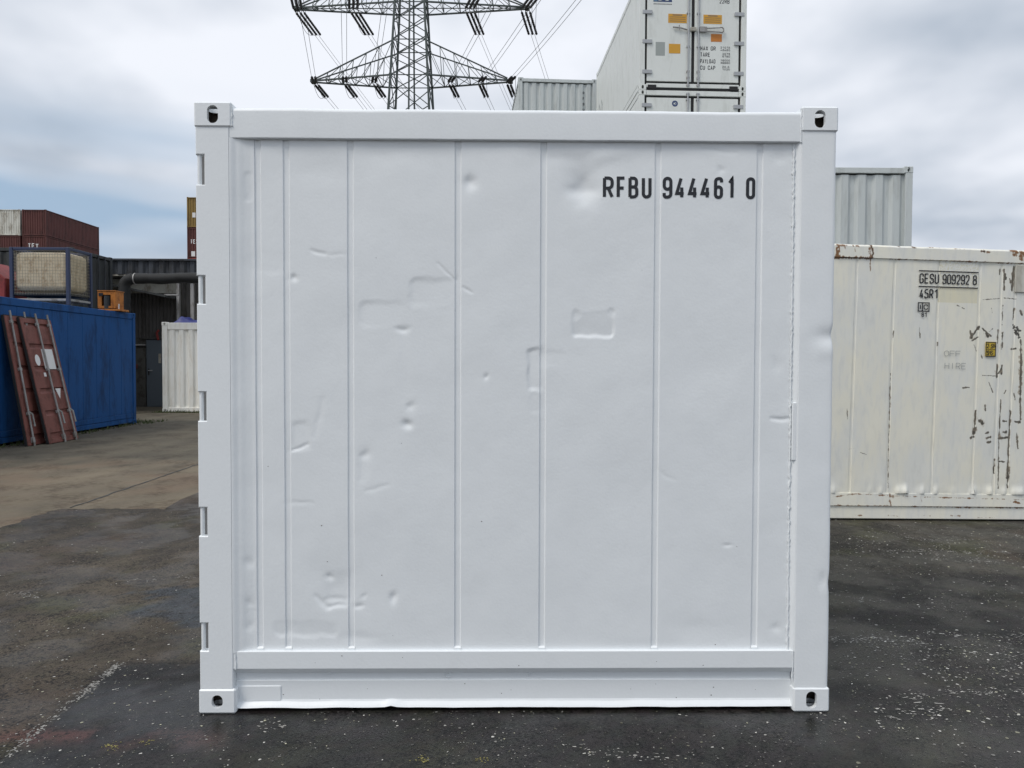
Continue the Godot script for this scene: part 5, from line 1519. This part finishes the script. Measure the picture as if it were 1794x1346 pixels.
func make_hall() -> void:
	var t := thing("storage_hall", "dark grey hall clad in corrugated sheet behind the blue container", "building", Transform3D(Basis(), Vector3(-13.0, 0, -24.2)))
	# local x: -17 .. 9
	part(t, "cladding", corrugation(10.25, 2.25, 0.13, 0.025), M.cladding, Transform3D(Basis(), Vector3(-9.0, 2.48, 0.0)))
	for k in 14:
		var hh := 1.7 if k > 0 else 1.45
		part(t, "cladding_sheet", corrugation(0.52, 4.7, 0.26, 0.04), M.cladding, Transform3D(Basis(), Vector3(1.27 + k * 0.55, 0.0, 0.05 + 0.01 * (k % 2))))
	part(t, "fascia", corrugation(22.0, 0.50, 0.36, 0.07), M.slate, Transform3D(Basis(), Vector3(-14.0, 4.69, 0.62)))
	box(t, "roof", Vector3(-3.0, 5.2, -3.7), Vector3(22.2, 0.06, 8.8), 0.0, M.slate)
	box(t, "soffit", Vector3(-3.0, 4.66, 0.3), Vector3(22.0, 0.04, 0.55), 0.0, M.pale)
	box(t, "wall_core", Vector3(-3.0, 2.58, -4.1), Vector3(22.0, 5.1, 8.0), 0.0, M.cladding)
	box(t, "frieze", Vector3(-0.6, 4.33, 0.0), Vector3(3.7, 0.5, 0.04), 0.0, M.pale)
	box(t, "plinth", Vector3(-4.6, 1.24, 0.0), Vector3(9.54, 2.47, 0.10), 0.0, M.plaster)
	box(t, "ledge", Vector3(-0.12, 2.22, 0.10), Vector3(0.55, 0.05, 0.12), 0.004, M.galv)
	box(t, "wall_block", Vector3(-1.0, 1.05, 0.08), Vector3(2.3, 2.1, 0.08), 0.0, M.plaster)
	# lean-to roof sheet sloping down to the right
	var lr := MB.new()
	lr.bar(Vector3(-2.2, 4.60, 0.62), Vector3(1.35, 3.88, 0.62), 1.15, 0.07)
	part(t, "lean_to_roof", lr, M.charcoal)
	box(t, "gutter_board", Vector3(1.45, 3.95, 0.9), Vector3(0.5, 0.05, 0.12), 0.0, M.galv)
	for q in [[1.45, 0.10], [1.95, 0.12]]: box(t, "post", Vector3(q[0], 2.2, 0.35), Vector3(q[1], 4.4, 0.12), 0.004, M.galv)
	# steel door
	box(t, "lintel", Vector3(0.5, 2.46, 0.06), Vector3(1.0, 0.05, 0.16), 0.0, M.plaster)
	var dr := box(t, "door", Vector3(0.62, 1.20, 0.07), Vector3(0.88, 2.40, 0.06), 0.004, M.door_grey)
	var mb := MB.new()
	mb.tube([Vector3(0.27, 1.30, 0.10), Vector3(0.27, 1.30, 0.16), Vector3(0.42, 1.30, 0.16)], 0.015, 8)
	part(dr, "handle", mb, M.steel)
	box(dr, "handle_plate", Vector3(0.255, 1.25, 0.105), Vector3(0.05, 0.24, 0.012), 0.003, M.charcoal)
	box(t, "notice_sign", Vector3(0.665, 1.74, 0.115), Vector3(0.09, 0.34, 0.012), 0.0, M.pale)
	var hk := MB.new()
	hk.tube([Vector3(0.62, 2.40, 0.12), Vector3(0.58, 2.66, 0.16), Vector3(0.66, 2.75, 0.16)], 0.045, 8)
	part(t, "red_bracket", hk, M.red)
	box(t, "junction_box", Vector3(-0.18, 1.45, 0.14), Vector3(0.14, 0.16, 0.05), 0.008, M.maroon)
	# insulated duct in front of the hall
	var d := thing("insulated_duct", "thick black wrapped duct bending above the blue container's far end", "duct", Transform3D(Basis(), Vector3(-11.82, 0, -20.5)))
	mb = MB.new()
	var pts := []; var rs := []
	for k in 60:
		pts.append(Vector3(0, k * 0.067, 0)); rs.append(0.175 + 0.012 * sin(k * 1.7))
	part_tube(d, "riser", pts, rs)
	pts = []; rs = []
	for k in 9:
		var a := PI / 2 * k / 8.0
		pts.append(Vector3(0.25 - 0.25 * cos(a), 3.95 + 0.25 * sin(a), 0)); rs.append(0.17 + 0.006 * (k % 2))
	part_tube(d, "elbow", pts, rs)
	pts = []; rs = []
	for k in 70:
		pts.append(Vector3(0.25 + k * 0.1, 4.2 + 0.002 * k + 0.01 * sin(k * 0.5), 0)); rs.append(0.162 + 0.01 * sin(k * 0.9) * sin(k * 0.23))
	part_tube(d, "run", pts, rs)
	mb = MB.new()
	mb.tube([Vector3(0.33, 4.2, 0), Vector3(0.36, 4.2, 0)], 0.185, 16)
	part(d, "clamp_band", mb, M.galv)
	for x in [3.2, 6.9]: box(d, "support_post", Vector3(x, 2.02, 0), Vector3(0.12, 4.04, 0.12), 0.0, M.charcoal)

func part_tube(parent: Node, called: String, pts: Array, rs: Array) -> void:
	var mb := MB.new()
	mb.tube(pts, 0.15, 16, true, rs)
	part(parent, called, mb, M.duct)

# ---------------------------------------------------------------- pylon and lines
func pylon_half(y: float) -> float:
	return 3.4 - (3.4 - 2.02) / 27.6 * y if y < 27.6 else 2.02 - 0.052 * (y - 27.6)

func make_pylon() -> void:
	var at := Vector3(-9.35, 0, -76.0)
	var t := thing("power_pylon", "tall dark lattice steel pylon with two crossarms behind the white container", "pylon", Transform3D(Basis(Vector3.UP, deg_to_rad(-1.6)), at))
	var m: StandardMaterial3D = M.pylon
	var corner := func(y: float, sx: float, sz: float) -> Vector3:
		var h := pylon_half(y)
		return Vector3(sx * h, y, sz * h)
	var brace := func(parent: Node, called: String, a: Vector3, b: Vector3, w: float) -> void:
		var mb := MB.new()
		mb.bar(a, b, w)
		part(parent, called, mb, m)
	for sx in [-1, 1]:
		for sz in [-1, 1]:
			var mb := MB.new()
			mb.bar(corner.call(0.0, sx, sz), corner.call(27.6, sx, sz), 0.22)
			mb.bar(corner.call(27.6, sx, sz), corner.call(47.0, sx, sz), 0.20)
			part(t, "leg", mb, m)
	for sz in [-1, 1]: brace.call(t, "centre_post", Vector3(0, 26.2, sz * pylon_half(26.2)), Vector3(0, 47, sz * pylon_half(47)), 0.16)
	var ys := [0.0, 6.0, 11.5, 16.5, 21.0, 24.6, 27.3, 30.4, 32.2, 34.0, 35.9, 37.8, 39.4, 41.0, 43.0, 45.0, 47.0]
	for k in ys.size() - 1:
		var a: float = ys[k]; var b: float = ys[k + 1]
		for f in 4:
			var c0: Array = [[-1, 1], [1, 1], [1, -1], [-1, -1]][f]
			var c1: Array = [[1, 1], [1, -1], [-1, -1], [-1, 1]][f]
			var w := 0.085 if a < 26 else 0.078
			brace.call(t, "brace", corner.call(a, c0[0], c0[1]), corner.call(b, c1[0], c1[1]), w)
			brace.call(t, "brace", corner.call(a, c1[0], c1[1]), corner.call(b, c0[0], c0[1]), w)
			if k % 2 == 1: brace.call(t, "brace", corner.call(a, c0[0], c0[1]), corner.call(a, c1[0], c1[1]), w)
	for ar in [[30.4, 10.15, 3.5], [37.8, 11.85, 4.6]]:
		var y: float = ar[0]; var span: float = ar[1]; var rise: float = ar[2]
		var hb := pylon_half(y); var ht := pylon_half(y + rise)
		for s in [-1, 1]:
			var mb := MB.new()
			var tip := Vector3(s * span, y, 0)
			for sz in [-1, 1]:
				mb.bar(Vector3(s * hb, y, sz * hb), tip + Vector3(0, 0, sz * 0.2), 0.14)
				mb.bar(Vector3(s * ht, y + rise, sz * ht), tip + Vector3(-s * 0.3, 0.25, sz * 0.18), 0.11)
			mb.cbox(tip, Vector3(0.5, 0.35, 0.7), 0.05)
			var arm := part(t, "crossarm", mb, m)
			var n := 6
			var prev := []
			for k in n:
				var q := float(k) / n
				var row := []
				for sz in [-1, 1]:
					row.append(Vector3(s * hb, y, sz * hb).lerp(tip + Vector3(0, 0, sz * 0.2), q))
					row.append(Vector3(s * ht, y + rise, sz * ht).lerp(tip + Vector3(-s * 0.3, 0.25, sz * 0.18), q))
				if k > 0:
					brace.call(arm, "arm_brace", row[0], row[1], 0.055); brace.call(arm, "arm_brace", row[2], row[3], 0.07)
					brace.call(arm, "arm_brace", row[0], row[2], 0.07)
					brace.call(arm, "arm_brace", prev[1], row[0], 0.05); brace.call(arm, "arm_brace", prev[3], row[2], 0.05)
				if prev.size():
					brace.call(arm, "arm_brace", prev[0], row[2], 0.048); brace.call(arm, "arm_brace", prev[2], row[0], 0.048)
				prev = row
	brace.call(t, "crossarm_tie", Vector3(-11.5, 37.8, 0.0), Vector3(11.5, 37.8, 0.0), 0.07)
	# insulators and conductors
	var far := Vector3(0.22, -0.23, -1).normalized()
	var near := Vector3(0.23, -0.16, 1).normalized()
	var pts := [[-11.7, 37.7, "upper", "left tip", 3], [-6.0, 37.7, "upper", "left inner end", 3], [5.9, 37.7, "upper", "right inner end", 3], [11.6, 37.7, "upper", "right tip", 3],
		[-10.0, 30.3, "lower", "left tip", 2], [-6.9, 30.3, "lower", "middle left", 2], [-3.9, 30.3, "lower", "inner left", 2], [3.9, 30.3, "lower", "inner right", 2], [7.0, 30.3, "lower", "middle right", 2], [9.9, 30.3, "lower", "right tip", 2]]
	for p in pts:
		var o := Vector3(p[0], p[1], 0)
		var ln: float = 4.1 if p[4] == 3 else 2.7
		var gap := 0.42 if p[4] == 3 else 0.34
		for dv in [far, near]:
			for k in p[4]:
				var off := Vector3((k - (p[4] - 1) * 0.5) * gap, 0, 0)
				var mb := MB.new()
				var a: Vector3 = o + off + dv * 0.5; var b: Vector3 = o + off + dv * ln
				var tp := []; var rs := []
				for q in 25:
					tp.append(a.lerp(b, q / 24.0)); rs.append(0.145 if q % 2 else 0.10)
				mb.tube(tp, 0.09, 6, true, rs)
				mb.bar(o + off, a, 0.06)
				part(t, "insulator_string", mb, M.insulator)
		var c := thing("conductor", "power line conductors fixed at the %s of the pylon's %s crossarm" % [p[3], p[2]], "power line", t.transform, "conductors on the pylon")
		for dv in [far, near]:
			var mb := MB.new()
			for s in [-0.2, 0.2]:
				var wp := []
				var st: Vector3 = o + dv * (ln + 0.1)
				for q in 41:
					var d := q * (3.6 if dv == near else 4.5)
					var sl := -0.13 if dv == near else -0.23
					var cv := 0.0008 if dv == near else 0.0009
					wp.append(st + Vector3(dv.x / absf(dv.z) * d + s, sl * d + cv * d * d, signf(dv.z) * d))
				mb.tube(wp, 0.02, 5)
			part(c, "span", mb, M.conductor)
		var mb := MB.new()
		for s in [-0.2, 0.2]:
			var jp := []
			for q in 15:
				var u := q / 14.0
				jp.append((o + far * ln).lerp(o + near * ln, u) + Vector3(s, -sin(u * PI) * (1.3 if p[4] == 3 else 0.9), 0))
			mb.tube(jp, 0.024, 5)
		part(c, "jumper_loop", mb, M.conductor)

# ---------------------------------------------------------------- the scene
func _ready() -> void:
	var cam := Camera3D.new()
	cam.name = "camera"
	add_child(cam)
	cam.position = Vector3(-0.0750, 1.6661, 3.5773)
	cam.rotation = Vector3(-0.0293, -0.0143, 0.0034)
	cam.fov = 53.33
	cam.near = 0.05
	cam.far = 3000.0
	cam.current = true
	var env := Environment.new()
	env.background_mode = Environment.BG_SKY
	env.sky = make_sky()
	env.tonemap_mode = Environment.TONE_MAPPER_LINEAR
	env.tonemap_exposure = 1.08
	env.sdfgi_enabled = true
	env.ssao_enabled = true
	env.ssil_enabled = true
	var we := WorldEnvironment.new()
	we.name = "world_environment"
	we.environment = env
	add_child(we)
	var sun := DirectionalLight3D.new()
	sun.name = "sun"
	add_child(sun)
	sun.look_at_from_position(Vector3.ZERO, Vector3(0.50, -0.85, -0.42), Vector3.UP)
	sun.light_energy = 0.5
	sun.light_angular_distance = 24.0
	sun.light_color = Color(1.0, 0.97, 0.93)
	sun.shadow_enabled = true
	rng.seed = 7
	make_materials()
	print("materials ", Time.get_ticks_msec())
	make_ground()
	print("ground ", Time.get_ticks_msec())
	make_hall()
	make_pylon()
	make_dry_stacks()
	make_reefer_stack()
	print("stacks ", Time.get_ticks_msec())
	make_cream_reefer()
	make_blue_container()
	make_site_container()
	make_tank()
	make_orange_machine()
	make_hopper()
	make_leaning_door("red container door with white stickers and two lock rods, leaning in front", Vector3(-9.03, 0.0, -11.68), Vector3(-9.06, 0.0, -12.76), Vector3(-9.58, 2.5, -11.70), [0.50, 0.93], true)
	make_leaning_door("red container door mostly hidden behind the stickered door", Vector3(-9.22, 0.0, -11.30), Vector3(-9.24, 0.0, -12.36), Vector3(-9.64, 2.52, -11.30), [0.14, 0.6], false)
	make_white_container()
	print("done ", Time.get_ticks_msec())
